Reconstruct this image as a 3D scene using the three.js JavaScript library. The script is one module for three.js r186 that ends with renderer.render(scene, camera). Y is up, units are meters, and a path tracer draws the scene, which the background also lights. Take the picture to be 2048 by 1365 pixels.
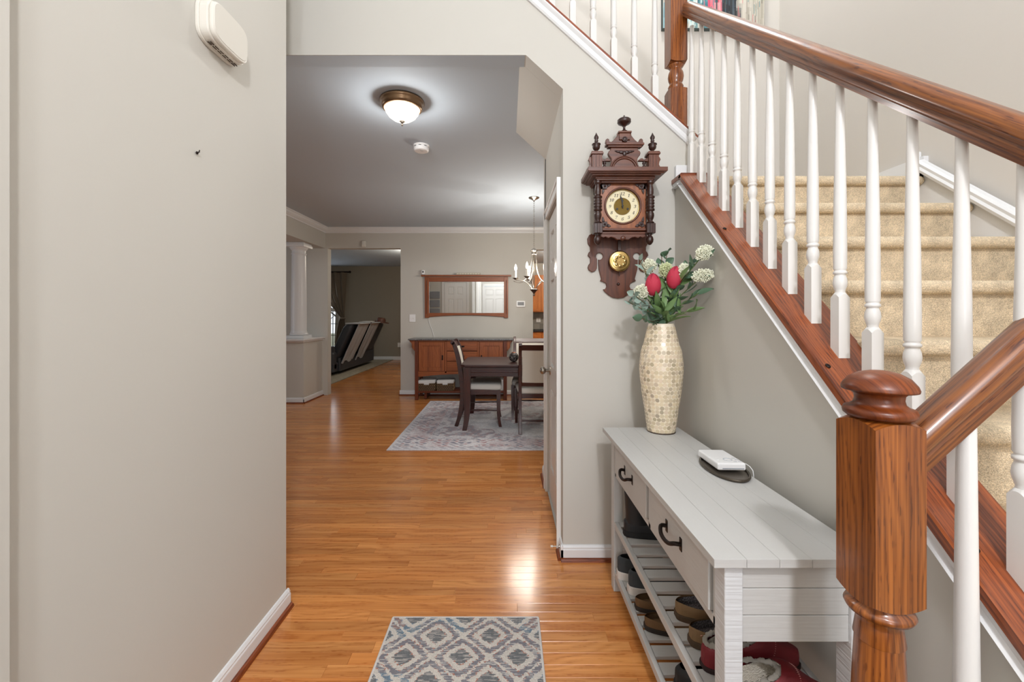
import * as THREE from 'three';
import { RoundedBoxGeometry } from 'three/addons/geometries/RoundedBoxGeometry.js';
import { mergeGeometries, toCreasedNormals } from 'three/addons/utils/BufferGeometryUtils.js';
import { RectAreaLightUniformsLib } from 'three/addons/lights/RectAreaLightUniformsLib.js';

// ---------------------------------------------------------------- camera, sky, large lights, exposure
const scene = new THREE.Scene();
const camera = new THREE.PerspectiveCamera(2 * Math.atan(682.5 / 850) * 180 / Math.PI, 2048 / 1365, 0.05, 120);
camera.position.set(0, 1.325, 0);
camera.lookAt(0, 1.325, -10);
camera.setViewOffset(2048, 1365, 9, 52.5, 2048, 1365);      // a shift lens: verticals stay vertical
const renderer = new THREE.WebGLRenderer({ antialias: true });
renderer.toneMapping = THREE.LinearToneMapping;
renderer.toneMappingExposure = 1.09;
renderer.shadowMap.enabled = true;
RectAreaLightUniformsLib.init();
scene.background = new THREE.Color(0.86, 0.93, 1.0);
scene.backgroundIntensity = 1.2;
// daylight through the openings: one area light just inside each window
function daylight(name, w, h, pos, target, intensity, color = 0xf4f8ff) {
  const l = new THREE.RectAreaLight(color, intensity, w, h);
  l.name = name; l.position.set(...pos); l.lookAt(...target); scene.add(l);
}
daylight('daylight_upper_window', 1.5, 1.7, [0.75, 3.75, 2.5], [0.6, 2.6, -2], 4.2);
daylight('daylight_sidelight', 0.34, 1.7, [0.3, 1.15, 2.5], [0.3, 1.15, -2], 13.0);
daylight('daylight_front_room', 1.5, 1.5, [-5.75, 1.6, -4.6], [0, 1.4, -4.6], 1.2);
daylight('daylight_family_room', 1.0, 1.5, [-5.4, 1.5, -12.3], [-4.6, 1.2, -9], 2.2);

// ---------------------------------------------------------------- helpers
const rng = (s) => () => { s |= 0; s = s + 0x6D2B79F5 | 0; let t = Math.imul(s ^ s >>> 15, 1 | s); t = t + Math.imul(t ^ t >>> 7, 61 | t) ^ t; return ((t ^ t >>> 14) >>> 0) / 4294967296; };
const R = rng(20240);
const rr = (a, b) => a + (b - a) * R();
const lerp = (a, b, t) => a + (b - a) * t, clamp = (x, a = 0, b = 1) => Math.min(b, Math.max(a, x));
const sstep = (a, b, x) => { const t = clamp((x - a) / (b - a)); return t * t * (3 - 2 * t); };
const hash = (x, y, s) => { let h = Math.imul(x, 374761393) + Math.imul(y, 668265263) + Math.imul(s, 1442695041) | 0; h = Math.imul(h ^ h >>> 13, 1274126177); return ((h ^ h >>> 16) >>> 0) / 4294967296; };
function vnoise(x, y, px, py, s) {            // value noise that tiles with the periods px, py
  const xi = Math.floor(x), yi = Math.floor(y), fx = x - xi, fy = y - yi, u = fx * fx * (3 - 2 * fx), v = fy * fy * (3 - 2 * fy);
  const m = (a, p) => ((a % p) + p) % p, x0 = m(xi, px), x1 = m(xi + 1, px), y0 = m(yi, py), y1 = m(yi + 1, py);
  return lerp(lerp(hash(x0, y0, s), hash(x1, y0, s), u), lerp(hash(x0, y1, s), hash(x1, y1, s), u), v);
}
function fbm(u, v, fx, fy, o, s) { let a = 0, w = 0.5, n = 0; for (let i = 0; i < o; i++) { a += w * vnoise(u * fx, v * fy, fx, fy, s + i * 17); n += w; w *= 0.5; fx *= 2; fy *= 2; } return a / n; }
function tex(w, h, fn, size, srgb = true) {   // size: metres per repeat
  const d = new Uint8Array(w * h * 4);
  for (let y = 0; y < h; y++) for (let x = 0; x < w; x++) { const c = fn(x / w, y / h), k = (y * w + x) * 4; d[k] = clamp(c[0], 0, 255); d[k + 1] = clamp(c[1], 0, 255); d[k + 2] = clamp(c[2], 0, 255); d[k + 3] = 255; }
  const t = new THREE.DataTexture(d, w, h); t.magFilter = THREE.LinearFilter; t.minFilter = THREE.LinearMipmapLinearFilter; t.generateMipmaps = true;
  t.wrapS = t.wrapT = THREE.RepeatWrapping; if (srgb) t.colorSpace = THREE.SRGBColorSpace; if (size) t.repeat.set(1 / size[0], 1 / size[1]); t.needsUpdate = true; return t;
}
function woodTex(w, h, light, dark, o) {      // grain runs along u
  const { s = 1, rings = 8, pores = 0.5, streak = 0.5, wave = 1.2, fig = 0.5, size = [1, 0.25] } = o;
  return tex(w, h, (u, v) => {
    const wp = fbm(u, v, 2, 2, 3, s) * wave + fbm(u, v, 5, 6, 2, s + 9) * wave * 0.25;
    const ring = 0.5 + 0.5 * Math.sin(6.2832 * (v * rings + wp * 2.2));
    const fine = fbm(u, v, 4, 90, 3, s + 3), broad = fbm(u, v, 2, 7, 3, s + 5);
    const po = vnoise(u * 46, v * 190, 46, 190, s + 7) * (0.4 + 0.6 * ring);
    let t = fig * ring * 0.75 + streak * (fine - 0.5) * 0.9 + (broad - 0.5) * 0.8 + 0.25;
    t = clamp(t); const p = pores * sstep(0.58, 0.8, po) * 0.5;
    const k = clamp(t + p);
    return [lerp(light[0], dark[0], k), lerp(light[1], dark[1], k), lerp(light[2], dark[2], k)];
  }, size);
}
const std = (o) => new THREE.MeshStandardMaterial(o), phys = (o) => new THREE.MeshPhysicalMaterial(o);
const paint = (c, rough = 0.6) => std({ color: c, roughness: rough });

// textures
const T = {
  floor: woodTex(1024, 512, [222, 156, 92], [168, 100, 48], { s: 11, rings: 7, pores: 0.8, streak: 0.75, wave: 2.2, fig: 0.24, size: [1.1, 0.28] }),
  oak: woodTex(1024, 512, [192, 120, 62], [98, 48, 19], { s: 31, rings: 15, pores: 0.9, streak: 0.9, wave: 3.2, fig: 0.32, size: [0.9, 0.2] }),
  walnut: woodTex(512, 256, [108, 58, 34], [62, 28, 16], { s: 51, rings: 5, pores: 0.5, streak: 0.7, fig: 0.4, size: [0.5, 0.14] }),
  gold: woodTex(512, 256, [170, 100, 52], [112, 58, 28], { s: 57, rings: 5, pores: 0.3, streak: 0.6, fig: 0.4, size: [0.5, 0.2] }),
  honey: woodTex(256, 256, [206, 128, 56], [164, 88, 32], { s: 91, rings: 4, pores: 0.2, streak: 0.6, fig: 0.3, size: [0.7, 0.3] }),
  cherry: woodTex(512, 256, [156, 86, 42], [100, 48, 20], { s: 71, rings: 6, pores: 0.5, streak: 0.9, fig: 0.22, size: [0.7, 0.2] }),
  carpet: tex(512, 512, (u, v) => { const n = vnoise(u * 210, v * 210, 210, 210, 5), b = fbm(u, v, 9, 9, 4, 8), k = 0.74 + 0.26 * n + 0.22 * (b - 0.5); return [246 * k, 224 * k, 190 * k]; }, [0.35, 0.35]),
  carpetBump: tex(512, 512, (u, v) => { const n = 255 * (0.45 * vnoise(u * 100, v * 100, 100, 100, 21) + 0.55 * vnoise(u * 220, v * 220, 220, 220, 22)); return [n, n, n]; }, [0.35, 0.35], false),
  brush: tex(256, 256, (u, v) => { const n = 255 * (0.6 * fbm(u, v, 3, 60, 3, 41) + 0.4 * fbm(u, v, 8, 20, 2, 44)); return [n, n, n]; }, [0.25, 0.25], false),
  weave: tex(256, 256, (u, v) => { const a = Math.sin(u * 6.2832 * 40), b = Math.sin(v * 6.2832 * 40), n = 128 + 60 * (a * b) + 60 * (vnoise(u * 90, v * 90, 90, 90, 3) - 0.5); return [n, n, n]; }, [0.12, 0.12], false),
};
// materials
const M = {
  wall: paint('#cac7bf', 0.75), ceiling: paint('#bbc6d0', 0.85), trim: paint('#e6e7e8', 0.35), white: paint('#e6e5e2', 0.3), landing: paint('#d1ccc5', 0.75), family: paint('#938b7d', 0.8),  // family: wall tone darkened to hold that room in shade
  plank: std({ map: T.floor, roughness: 0.19, vertexColors: true }), sub: paint('#5a3519', 0.9),
  oak: phys({ map: T.oak, color: '#dccfac', roughness: 0.36, clearcoat: 0.5, clearcoatRoughness: 0.16 }), oakDark: phys({ map: T.oak, color: '#b3947f', roughness: 0.35 }),
  oakRail: phys({ map: T.oak, color: '#c4bc9c', roughness: 0.34, clearcoat: 0.5, clearcoatRoughness: 0.16 }), oakRed: phys({ map: T.oak, color: '#d8b4a0', roughness: 0.38, clearcoat: 0.4, clearcoatRoughness: 0.2 }),
  shoe: phys({ map: T.oak, color: '#d8b29c', roughness: 0.4 }),
  walnut: phys({ map: T.walnut, roughness: 0.42, clearcoat: 0.25, clearcoatRoughness: 0.3 }), walnutDark: phys({ map: T.walnut, color: '#8e7b74', roughness: 0.4, clearcoat: 0.3, clearcoatRoughness: 0.3 }),
  walnutGold: phys({ map: T.gold, roughness: 0.38, clearcoat: 0.4, clearcoatRoughness: 0.2 }),
  cherry: phys({ map: T.cherry, roughness: 0.42 }), cherryDark: phys({ map: T.cherry, color: '#b59c8e', roughness: 0.42 }),
  mahog: phys({ map: T.walnut, color: '#a2706a', roughness: 0.38, clearcoat: 0.22, clearcoatRoughness: 0.2 }),
  carpet: std({ map: T.carpet, bumpMap: T.carpetBump, bumpScale: 0.0035, roughness: 1 }),
  carpetGrey: std({ map: T.carpet, color: '#c9d2da', bumpMap: T.carpetBump, bumpScale: 0.004, roughness: 1 }),
  bench: std({ color: '#c4c3c0', bumpMap: T.brush, bumpScale: 0.0007, roughness: 0.5 }), benchRough: std({ color: '#d4d5d6', bumpMap: T.brush, bumpScale: 0.0018, roughness: 0.55 }),
  iron: std({ color: '#2a211d', roughness: 0.45, metalness: 0.7 }), nickel: std({ color: '#a39c92', roughness: 0.28, metalness: 1 }), chrome: std({ color: '#c9ccd0', roughness: 0.15, metalness: 1 }),
  brass: std({ color: '#cfb072', roughness: 0.22, metalness: 1 }), bronze: std({ color: '#8a6f55', roughness: 0.3, metalness: 0.9 }),
  plastic: paint('#dedad0', 0.4), plasticWhite: paint('#f4f4f4', 0.35), black: paint('#17171a', 0.5), leather: std({ color: '#3b3d42', roughness: 0.5 }),
  cream: std({ color: '#d2cdc2', roughness: 0.9, bumpMap: T.weave, bumpScale: 0.001 }), seat: std({ color: '#dddad3', roughness: 0.9, bumpMap: T.weave, bumpScale: 0.001 }),
  granite: std({ map: tex(256, 256, (u, v) => { const k = 60 + 90 * fbm(u, v, 30, 30, 3, 8); return [k, k, k * 1.02]; }, [0.4, 0.4]), roughness: 0.25 }),
  mirror: std({ color: '#e9ecec', roughness: 0.02, metalness: 1 }), glass: phys({ color: '#ffffff', transmission: 1, thickness: 0, roughness: 0.0, ior: 1.45 }),
};

function uvBox(g, axis = 'x', off) {           // uv in metres; u runs along axis
  if (g.index) g = g.toNonIndexed();
  const p = g.attributes.position, n = g.attributes.normal, uv = new Float32Array(p.count * 2), ou = off ? off[0] : 0, ov = off ? off[1] : 0;
  for (let i = 0; i < p.count; i++) {
    const x = p.getX(i), y = p.getY(i), z = p.getZ(i), a = Math.abs(n.getX(i)), b = Math.abs(n.getY(i)), c = Math.abs(n.getZ(i));
    let u, v;
    if (axis === 'x') { if (a > b && a > c) { u = z; v = y; } else { u = x; v = b > c ? z : y; } }
    else if (axis === 'y') { if (b > a && b > c) { u = x; v = z; } else { u = y; v = a > c ? z : x; } }
    else { if (c > a && c > b) { u = x; v = y; } else { u = z; v = a > b ? y : x; } }
    uv[i * 2] = u + ou; uv[i * 2 + 1] = v + ov;
  }
  g.setAttribute('uv', new THREE.BufferAttribute(uv, 2)); return g;
}
function merge(list) {
  const gs = list.flat(9).map((g) => { g = g.index ? g.toNonIndexed() : g; if (!g.attributes.uv) g.setAttribute('uv', new THREE.BufferAttribute(new Float32Array(g.attributes.position.count * 2), 2)); for (const k of Object.keys(g.attributes)) if (!['position', 'normal', 'uv'].includes(k)) g.deleteAttribute(k); return g; });
  return gs.length === 1 ? gs[0] : mergeGeometries(gs);
}
const box = (w, h, d, x = 0, y = 0, z = 0, axis = 'x') => uvBox(new THREE.BoxGeometry(w, h, d), axis).translate(x, y, z);
const rbox = (w, h, d, r, x = 0, y = 0, z = 0, axis = 'x', seg = 2) => uvBox(new RoundedBoxGeometry(w, h, d, seg, r), axis).translate(x, y, z);
const lathe = (pts, seg = 24, x = 0, y = 0, z = 0) => { const g = new THREE.LatheGeometry(pts.map(([r, h]) => new THREE.Vector2(r, h)), seg); const q = g.toNonIndexed(), p = q.attributes.position, uv = q.attributes.uv; for (let i = 0; i < p.count; i++) uv.setXY(i, p.getY(i), uv.getX(i) * 0.2); return q.translate(x, y, z); };
const sphere = (r, x = 0, y = 0, z = 0, sx = 1, sy = 1, sz = 1, a = 16, b = 12) => new THREE.SphereGeometry(r, a, b).scale(sx, sy, sz).translate(x, y, z);
const shape = (pts) => { const s = new THREE.Shape(); pts.forEach(([x, y], i) => i ? s.lineTo(x, y) : s.moveTo(x, y)); s.closePath(); return s; };
const spline = (pts, n = 40, closed = false) => new THREE.CatmullRomCurve3(pts.map(([x, y, z = 0]) => new THREE.Vector3(x, y, z)), closed, 'catmullrom', 0.5).getPoints(n).map((p) => [p.x, p.y]);
function ext(sh, depth, bevel = 0, axis = 'x', seg = 1, curve = 8) {    // extruded along +z
  const g = new THREE.ExtrudeGeometry(sh, { depth: depth - 2 * bevel, bevelEnabled: bevel > 0, bevelSize: bevel, bevelOffset: -bevel, bevelThickness: bevel, bevelSegments: seg, curveSegments: curve });
  if (bevel) g.translate(0, 0, bevel); return uvBox(g, axis);
}
const tube = (pts, r, seg = 24, rad = 8, closed = false) => new THREE.TubeGeometry(new THREE.CatmullRomCurve3(pts.map((p) => new THREE.Vector3(...p)), closed), seg, r, rad, closed).toNonIndexed();
const rod = (a, b, r, r2 = r, seg = 10) => { const A = new THREE.Vector3(...a), B = new THREE.Vector3(...b), d = B.clone().sub(A), g = new THREE.CylinderGeometry(r2, r, d.length(), seg); g.applyQuaternion(new THREE.Quaternion().setFromUnitVectors(new THREE.Vector3(0, 1, 0), d.clone().normalize())); const m = A.add(B).multiplyScalar(0.5); return g.translate(m.x, m.y, m.z); };
function sweep(pts, A, B, crease = 0.6, plumb = 0) { // a profile (x across, y up) along the line A-B
  const a = new THREE.Vector3(...A), b = new THREE.Vector3(...B), z = b.clone().sub(a), L = z.length(); z.normalize();
  const up = new THREE.Vector3(0, 1, 0), y = up.clone().addScaledVector(z, -up.dot(z)).normalize(), x = y.clone().cross(z);
  let g = new THREE.ExtrudeGeometry(shape(pts), { depth: L, bevelEnabled: false, steps: 1 }); g = uvBox(g, 'z'); const uv = g.attributes.uv;
  g = toCreasedNormals(g, crease); g.setAttribute('uv', uv);
  return g.applyMatrix4(new THREE.Matrix4().makeBasis(x, y, z).setPosition(a));
}
const names = new Map();
function numbered(n) { const k = names.get(n) || 0; names.set(n, k + 1); return k ? n + '_' + String(k).padStart(3, '0') : n; }
function mesh(name, geos, mat, parent = scene, kind, label) {
  const o = new THREE.Mesh(Array.isArray(geos) ? merge(geos) : geos, mat); o.name = parent === scene ? numbered(name) : name;
  if (parent !== scene) { const n = parent.children.filter((c) => c.name.replace(/_\d{3}$/, '') === name).length; if (n) o.name = name + '_' + String(n).padStart(3, '0'); }
  o.castShadow = o.receiveShadow = true; parent.add(o); if (kind) o.userData.kind = kind; if (label) o.userData.label = label; return o;
}
const struct = (name, geos, mat, parent = scene) => mesh(name, geos, mat, parent, parent === scene ? 'structure' : undefined);
function thing(name, label, category, [x, y, z] = [0, 0, 0], turn = 0, group) {
  const o = new THREE.Group(); o.name = numbered(name); o.position.set(x, y, z); o.rotation.y = turn; o.userData = { label, category }; if (group) o.userData.group = group; scene.add(o); return o;
}
function tag(o, label, category, group) { o.userData.label = label; o.userData.category = category; if (group) o.userData.group = group; return o; }
function copyOf(src, label, pos, turn = 0, group) { const c = src.clone(); c.name = numbered(src.name.replace(/_\d{3}$/, '')); c.userData = { ...src.userData, label }; if (group) c.userData.group = group; c.position.set(...pos); c.rotation.set(0, turn, 0); scene.add(c); return c; }
function lampPoint(pos, intensity, color = 0xffe2bd, radius = 1) { const l = new THREE.PointLight(color, intensity); l.position.set(...pos); l.castShadow = true; l.shadow.radius = radius; l.name = 'lamp'; scene.add(l); return l; }

// ---------------------------------------------------------------- floor: strips of oak, each a board
const floor = struct('floor', [box(5.4, 0.1, 9.7, 0.7, -0.06, -2.25), box(6.6, 0.1, 6.2, -2.9, -0.06, -5.02), box(6, 0.1, 5.6, -3.5, -0.06, -10.0), box(5, 0.1, 5, 2.4, -0.06, -9.6)], M.sub);
function board(x0, x1, z0, w, drop, tint) {    // chamfered strip; its own piece of the grain
  const h = 0.0009, c = 0.0008, a = 0.00012, z1 = z0 + w, y = -drop, X0 = x0 + a, X1 = x1 - a, Z0 = z0 + a, Z1 = z1 - a;
  const P = [[X0 + c, y, Z0 + c], [X1 - c, y, Z0 + c], [X1 - c, y, Z1 - c], [X0 + c, y, Z1 - c], [X0, y - h, Z0], [X1, y - h, Z0], [X1, y - h, Z1], [X0, y - h, Z1], [X0, -0.012, Z0], [X1, -0.012, Z0], [X1, -0.012, Z1], [X0, -0.012, Z1]];
  const F = [[0, 3, 2, 1], [4, 0, 1, 5], [5, 1, 2, 6], [6, 2, 3, 7], [7, 3, 0, 4], [8, 4, 5, 9], [9, 5, 6, 10], [10, 6, 7, 11], [11, 7, 4, 8]];
  const pos = []; for (const [i, j, k, l] of F) for (const q of [i, j, k, i, k, l]) pos.push(...P[q]);
  const g = new THREE.BufferGeometry(); g.setAttribute('position', new THREE.Float32BufferAttribute(pos, 3)); g.computeVertexNormals();
  uvBox(g, 'x', [R() * 9, R() * 9]);
  const col = []; for (let i = 0; i < pos.length / 3; i++) col.push(...tint); g.setAttribute('color', new THREE.Float32BufferAttribute(col, 3)); return g;
}
{
  const W = 0.0572, far = [];
  const runs = (z) => { const d = -z, o = [];
    if (d < 1.93) o.push([-0.998, 0.9]); else if (d < 2.41) o.push([-3.3, 0.9]); else if (d < 3.5) o.push([-6.0, 0.3]); else if (d < 7.0) o.push([-6.0, 3.45]);
    else if (d < 12.5) o.push([-3.35, -1.5], [0.4, 3.4]); return o; };
  for (let k = 0; k * W < 12.0; k++) {
    const z = -0.75 - k * W - W;
    for (const [a, b] of runs(z + W / 2)) {
      let x = a - R() * 0.7;
      while (x < b) {
        const L = rr(0.28, 1.25), x0 = Math.max(a, x), x1 = Math.min(b, x + L); x += L;
        if (x1 - x0 < 0.02) continue;
        const t = R(), v = rr(0.88, 1.13) * (R() < 0.1 ? 0.88 : 1), tint = [v, v * lerp(0.92, 1.0, t), v * lerp(0.82, 1.0, t)];
        const g = board(x0, x1, z, W, R() * 0.0004, tint);
        if (z < -1.36 && z > -3.05 && x1 > -1.35 && x0 < 0.92) mesh('floor_board', g, M.plank, floor); else far.push(g);
      }
    }
  }
  const fb = mesh('floor_boards_beyond', mergeGeometries(far), M.plank, floor); fb.userData.kind = 'stuff';
}
const carpetFloor = struct('floor_carpet', box(2.6, 0.012, 5.4, -4.66, 0.006, -9.85), M.carpetGrey);

// ---------------------------------------------------------------- walls
const wallXY = (pts, z, depth, mat = M.wall) => ext(shape(pts), depth, 0).translate(0, 0, z - depth);                      // faces +z at z
const wallZY = (pts, x, depth, holes = []) => { const s = shape(pts); holes.forEach((h) => s.holes.push(shape(h))); return ext(s, depth, 0).rotateY(-Math.PI / 2).translate(x + depth, 0, 0); };  // points are (z, y)
const rect = (a, b, c, d) => [[a, c], [b, c], [b, d], [a, d]];
const D1 = -2.299;
struct('wall_hall', wallXY([[0.3, 0], [0.906, 0], [0.906, 2.0], [0.985, 2.0], [0.985, 2.235], [-1.4, 4.39], [-1.4, 5.2], [-3.3, 5.2], [-3.3, 0], [-2.7, 0], [-2.7, 2.731], [0.1, 2.731], [0.3, 2.547]], D1, 0.11), M.wall);
struct('wall_left', box(0.12, 5.2, 4.64, -1.06, 2.6, 0.4), M.wall);
struct('wall_closet', box(2.2, 5.2, 0.1, -2.22, 2.6, -1.87), M.wall);
struct('wall_hall_end', [box(0.1, 2.75, 0.6, -3.35, 1.375, -2.1), box(0.1, 2.45, 0.5, -1.3, 3.97, -2.1), box(2.1, 0.06, 0.5, -2.3, 2.775, -2.1)], M.wall);
const kneeLine = (d) => 0.078 + 0.884 * d;
struct('wall_stair', wallZY([[-0.66, 0], [-0.66, kneeLine(0.66)], [-2.19, kneeLine(2.19)], [-2.299, kneeLine(2.19)], [-2.299, 0]].map(([z, y]) => [z, y]), 0.906, 0.11), M.wall);
struct('wall_right', box(0.12, 5.2, 6.2, 2.19, 2.6, -0.45), M.landing);
struct('wall_landing', wallXY([[-3.4, 2.82], [0.3, 2.82], [0.3, 0], [2.25, 0], [2.25, 5.2], [-3.4, 5.2]], -3.33, 0.06), M.landing);
struct('wall_landing_end', box(0.1, 2.5, 1.0, -3.35, 3.95, -2.8), M.landing);
struct('ceiling_foyer', box(5.6, 0.1, 6.3, -0.6, 5.25, -0.4), M.ceiling);
{ // front wall with the entrance door, a sidelight and a tall window above it
  const s = shape([[-1.12, 0], [2.25, 0], [2.25, 5.2], [-1.12, 5.2]]);
  s.holes.push(shape(rect(-0.97, -0.05, 0.01, 2.06)), shape(rect(0.12, 0.48, 0.28, 2.02)), shape(rect(0, 1.5, 2.9, 4.6)));
  struct('wall_front', ext(s, 0.12).translate(0, 0, 2.6), M.wall);
  for (const [i, a, b, c, d] of [[1, 0.12, 0.48, 0.28, 2.02], [2, 0, 1.5, 2.9, 4.6]]) {
    const w = struct('window_' + i, [box(b - a, 0.04, 0.05, (a + b) / 2, c + 0.02, 2.67), box(b - a, 0.04, 0.05, (a + b) / 2, d - 0.02, 2.67), box(0.04, d - c, 0.05, a + 0.02, (c + d) / 2, 2.67, 'y'), box(0.04, d - c, 0.05, b - 0.02, (c + d) / 2, 2.67, 'y')], M.trim);
    mesh('pane', box(b - a - 0.06, d - c - 0.06, 0.004, (a + b) / 2, (c + d) / 2, 2.67), M.glass, w);
  }
}
// closet wall beside the hall with the six panel door
const DZ = [-2.462, -3.172];
struct('wall_door', wallZY(rect(-3.5, -2.405, 0, 2.76), 0.3, 0.11, [rect(DZ[1], DZ[0], 0.005, 2.035)]), M.wall);
struct('wall_dining_front', [box(3.09, 2.76, 0.1, 1.955, 1.38, -3.45)], M.wall);
struct('wall_dining_right', box(0.1, 2.76, 9.2, 3.5, 1.38, -8.1), M.wall);
struct('ceiling_stair_underside', ext(shape([[0.0685, 2.76], [0.3, 2.547], [0.41, 2.445], [0.41, 2.76]]), 0.93).translate(0, 0, -3.34), M.wall);
struct('ceiling', [box(9.6, 0.12, 3.64, -1.3, 2.82, -5.27), box(3.45, 0.12, 1.05, -1.6, 2.82, -2.925), box(2.8, 0.12, 1.05, -4.725, 2.82, -2.925), box(2.79, 0.0008, 0.105, -1.3, 2.7304, -2.356)], M.ceiling);
struct('wall_back', wallXY([[-6, 0], [-2.96, 0], [-2.96, 2.42], [-1.761, 2.42], [-1.761, 0], [0.42, 0], [0.42, 2.4], [2.6, 2.4], [2.6, 0], [3.45, 0], [3.45, 2.76], [-6, 2.76]], -7.0, 0.13), M.wall);
{ // front room to the left of the dining room
  const s = rect(-7.1, -2.3, 0, 2.76);
  struct('wall_front_room', wallZY(s, -6.1, 0.1, [rect(-5.4, -3.8, 0.8, 2.3)]), M.wall);
  struct('wall_front_room_side', box(2.7, 2.76, 0.1, -4.65, 1.38, -2.36), M.wall);
  const w = struct('window_3', [box(0.06, 0.05, 1.6, -6.05, 0.825, -4.6), box(0.06, 0.05, 1.6, -6.05, 2.275, -4.6), box(0.06, 1.4, 0.04, -6.05, 1.55, -4.6)], M.trim);
  mesh('pane', box(0.004, 1.42, 1.58, -6.06, 1.55, -4.6), M.glass, w);
}
struct('beam_column', box(0.3, 0.36, 4.6, -3.15, 2.6, -4.7), M.wall);
{
  struct('wall_half', box(0.3, 0.92, 0.64, -3.2, 0.46, -6.68), M.wall);
  struct('trim_1', [rbox(0.4, 0.03, 0.75, 0.006, -3.2, 0.953, -6.64), rbox(0.35, 0.025, 0.70, 0.006, -3.2, 0.926, -6.66)], M.trim);
}
// family room beyond the doorway
{
  struct('ceiling_family_room', box(6, 0.1, 5.6, -3.9, 2.8, -9.85), M.ceiling);
  const s = shape(rect(-6.6, -1.3, 0, 2.76)); s.holes.push(shape(rect(-6.1, -4.92, 0.32, 2.3)));
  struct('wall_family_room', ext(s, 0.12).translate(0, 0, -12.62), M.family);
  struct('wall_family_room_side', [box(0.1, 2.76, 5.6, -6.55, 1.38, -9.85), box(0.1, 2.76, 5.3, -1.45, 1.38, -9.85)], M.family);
  const bar = (x0, x1, y0, y1, t = 0.05) => box(x1 - x0, y1 - y0, t, (x0 + x1) / 2, (y0 + y1) / 2, -12.54);
  const w = struct('window_4', [bar(-6.1, -4.92, 0.32, 0.38), bar(-6.1, -4.92, 2.24, 2.3), bar(-6.1, -6.05, 0.32, 2.3), bar(-4.97, -4.92, 0.32, 2.3), bar(-6.1, -4.92, 1.42, 1.52)], M.trim);
  mesh('pane', box(1.1, 1.9, 0.004, -5.51, 1.31, -12.56), M.glass, w);
  const mun = []; for (const x of [-5.75, -5.55, -5.35, -5.15]) mun.push(bar(x - 0.008, x + 0.008, 0.38, 1.42, 0.02)); for (const y of [0.72, 1.06]) mun.push(bar(-6.05, -4.97, y - 0.008, y + 0.008, 0.02));
  mesh('window_grille', mun, M.black, w);
  struct('baseboard_family_room', box(3.4, 0.1, 0.02, -3.2, 0.05, -12.49), M.trim);
}
// kitchen beyond the dining room
struct('wall_kitchen', [box(4, 2.76, 0.1, 2.0, 1.38, -11.9), box(0.1, 2.76, 5, -0.1, 1.38, -9.6)], M.wall);
struct('ceiling_kitchen', box(4, 0.1, 5, 1.8, 2.81, -9.6), M.ceiling);

// baseboards with a moulded top and an oak quarter round
const BASE = [[0, 0], [0.014, 0], [0.014, 0.058], [0.011, 0.064], [0.012, 0.07], [0.006, 0.08], [0, 0.082]], QR = [[0.013, 0], [0.03, 0], [0.0285, 0.008], [0.024, 0.014], [0.013, 0.018]];
const flip = (p) => p.map(([x, y]) => [-x, y]);
function baseboard(name, A, B) {               // the room lies to the right of A->B seen from above
  const b = struct(name, sweep(BASE, B, A, 0.3), M.trim); mesh('shoe_moulding', sweep(QR, B, A, 0.5), M.shoe, b); return b;
}
// profile x axis = up x direction
baseboard('baseboard_left', [-1.0, 0, 2.6], [-1.0, 0, -1.934]);
baseboard('baseboard_left_end', [-0.9872, 0, -1.92], [-3.2, 0, -1.92]);
baseboard('baseboard_hall', [0.2872, 0, D1], [0.906, 0, D1]);
baseboard('baseboard_hall_end', [0.3, 0, -2.386], [0.3, 0, -2.285]);
baseboard('baseboard_door', [0.3, 0, -3.514], [0.3, 0, -3.24]);
baseboard('baseboard_back', [-1.7738, 0, -7.0], [0.42, 0, -7.0]);
baseboard('baseboard_back_left', [-6, 0, -7.0], [-3.35, 0, -7.0]);
baseboard('baseboard_half_wall', [-3.05, 0, -6.346], [-3.05, 0, -7.0]);
baseboard('baseboard_half_wall_end', [-3.36, 0, -6.36], [-3.0372, 0, -6.36]);
baseboard('baseboard_doorway', [-1.761, 0, -7.13], [-1.761, 0, -6.99]);
baseboard('baseboard_stair', [0.906, 0, D1], [0.906, 0, -0.66]);
// crown moulding of the dining room
const crown = [[0, 0], [0.07, 0], [0.07, -0.012], [0.058, -0.018], [0.05, -0.04], [0.03, -0.066], [0.016, -0.076], [0.014, -0.09], [0, -0.09]];
struct('trim_2', [sweep(crown, [3.4, 2.76, -7.0], [-3.0, 2.76, -7.0], 0.3), sweep(crown, [-3.0, 2.76, -7.0], [-3.0, 2.76, -2.5], 0.3)], M.trim);
// door casing of the entrance side on the left
struct('wall_left_return', box(0.03, 5.2, 0.5, -0.985, 2.6, -0.578), M.wall);
struct('trim_3', rbox(0.018, 2.15, 0.09, 0.004, -0.991, 1.075, 1.2, 'y'), M.trim);

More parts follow.
